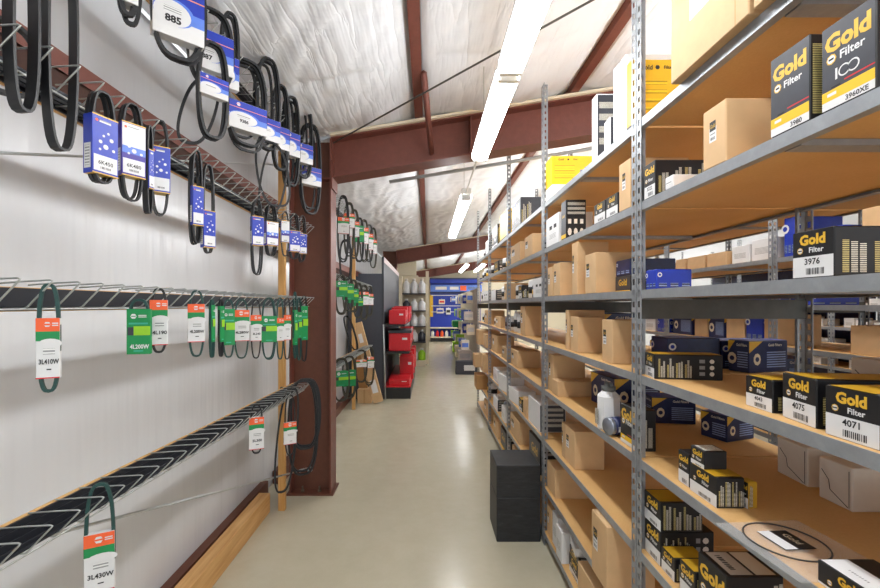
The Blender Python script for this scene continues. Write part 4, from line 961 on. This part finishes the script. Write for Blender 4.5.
# ------------------------------------------------------------------ blue display at the end of the aisle
e = empty('display_wall', (.1, 18.1, 0)); tag(e, 'blue slatwall display with printed header at the far end of the aisle', 'display')
MB().box(0, 2.2, 0, .1, 0, 2.5, 'blue').build('slatwall', e)
mb = MB().box(-.02, 2.25, -.25, .1, 2.5, 2.66, 'blue').box(-.02, 2.25, -.27, .1, 2.66, 2.72, 'navy'); mb.build('canopy', e)
mb = MB().box(.0, 2.22, -.2, -.15, 2.14, 2.42, 'blue_pale'); FRh = ((0, -.2, 2.14), (2.22, 0, 0), (0, 0, .28)); mb.quad(*FRh, 'offwhite', .1, .32, .3, .75); mb.quad(*FRh, 'offwhite', .38, .55, .3, .75); mb.quad(*FRh, 'orange', .58, .70, .15, .9); mb.quad(*FRh, 'print_blue', .74, .97, .4, .7); mb.build('header_sign', e)
MB().box(-.02, 2.22, -.12, 0, 2.06, 2.12, 'navy').build('trim_rail', e)
for z in (1.98, 1.52, 1.26): MB().box(.05, 1.35, -.06, 0, z - .015, z + .015, 'white').build('peg_rail', e)
MB().box(0, 2.2, -.45, 0, .0, .16, 'black').build('plinth', e)
for z in (.2, .6): MB().box(0, 2.2, -.45, 0, z - .04, z, 'cream').build('shelf', e)
MB().box(-.02, .12, -.05, 0, 1.05, 2.0, 'gold').build('side_banner', e)
bc = ['white', 'red', 'orange', 'white', 'blue', 'red', 'charcoal', 'white', 'green', 'blue']
for i in range(10): bottle(.2 + i * .2, 17.85, .2, .07, .3, bc[i], 'ink', f'{ {"ink": "black", "charcoal": "dark"}.get(bc[i], bc[i]) } bottle on the shelf under the blue display, {ORD[i]} from the left', 'bottles under the blue display')
def hang(x, y, z, w, h, m, label, m2=None):
    d = .06
    mb = MB().cbox(x - w / 2, x + w / 2, y, y + d, z, z + h, m, .005).box(x - .01, x + .01, y + .02, y + .03, z + h, z + h + .03, 'white')
    if m2: mb.quad((x - w / 2, y, z), (w, 0, 0), (0, 0, h), m2, .1, .9, .3, .7, d=.002)
    return tag(mb.build('hanging_pack'), label, 'pack', 'hanging packs at the far end')
hp = [(.5, 1.6, .26, .2, 'cream', 'red'), (.42, 1.2, .3, .22, 'offwhite', 'blue'), (.78, 1.15, .2, .28, 'white', 'ink'), (1.0, 1.7, .2, .2, 'blue_pale', 'white'), (1.25, 1.65, .22, .26, 'white', 'blue'), (1.5, 1.7, .2, .28, 'cream', 'gold'), (1.5, 1.3, .3, .2, 'gold', 'ink'), (1.8, 1.65, .24, .3, 'offwhite', 'charcoal'), (1.3, 2.0 - .2, .12, .2, 'charcoal', 'white'), (1.95, 1.3, .2, .26, 'white', 'red'), (.95, 1.95 - .25, .16, .2, 'white', 'gold')]
for i, (x, z, wd, h, m, m2) in enumerate(hp):
    hang(.1 + x, 18.02 - .02 * (i % 2) - .1, z, wd, h, m, f'{ {"charcoal": "dark", "offwhite": "grey-white", "blue_pale": "light blue"}.get(m, m) } pack with {m2 if m2 != "ink" else "black"} print, {ORD[i]} among those hanging on the blue wall', m2)
# pegboard gondola on the right before the far wall, with hanging goods and bins
e = empty('gondola', (1.15, 9.6, 0)); tag(e, 'white pegboard gondola with hanging goods on the right beyond the shelving', 'gondola')
MB().box(.0, .06, 0, 5.0, 0, 1.95, 'greycard').build('pegboard', e); MB().box(-.35, 0, 0, 5.0, 0, .12, 'charcoal').build('base_deck', e)
MB().box(.0, .04, -.05, 0, 0, 2.3, 'greycard').build('upright', e)
rr = random.Random(3)
cols = ['offwhite', 'white', 'blue', 'charcoal', 'lime', 'white', 'cream', 'offwhite', 'blue_pale', 'charcoal', 'white', 'green']
for i in range(24):
    lv = i % 4; y = 9.7 + (i // 4) * .75 + .1 * lv; m = cols[(i * 5 + lv) % 12]; wd = rr.uniform(.16, .26)
    z = [.5, .85, 1.2, 1.6][lv]; h = rr.uniform(.2, .28)
    hang(.97 + (.04 if lv % 2 else 0) - .1 * (lv == 0), y, z, wd, h, m, f'{ {"charcoal": "dark", "offwhite": "grey-white", "blue_pale": "light blue"}.get(m, m) } hanging pack, {ORD[i // 4]} along {["lowest", "second", "third", "top"][lv]} row of the pegboard', 'print_white' if i % 3 else 'blue_pale')
tag(MB().cbox(.72, 1.06, 12.2, 12.7, .9, 1.1, 'green', .03).build('green_bag'), 'bright green bag bulging from the white pegboard', 'bag')
for i, (y, z, m) in enumerate([(9.3, 0, 'charcoal'), (10.4, .125, 'offwhite'), (11.6, .125, 'cream'), (12.8, .125, 'lime')]):
    tag(MB().cbox(.76 if i else .62, 1.08, y - (.2 if i else .0), y + .22, z, z + .3, m, .006).quad((.76, y - .2, z), (.3, 0, 0), (0, 0, .3), 'print_white', .1, .9, .4, .8).build('floor_carton'), f'{ {"charcoal": "dark", "offwhite": "grey-white"}.get(m, m) } carton at the foot of the white pegboard, {ORD[i]} from the shelving', 'carton', 'cartons at the foot of the pegboard')
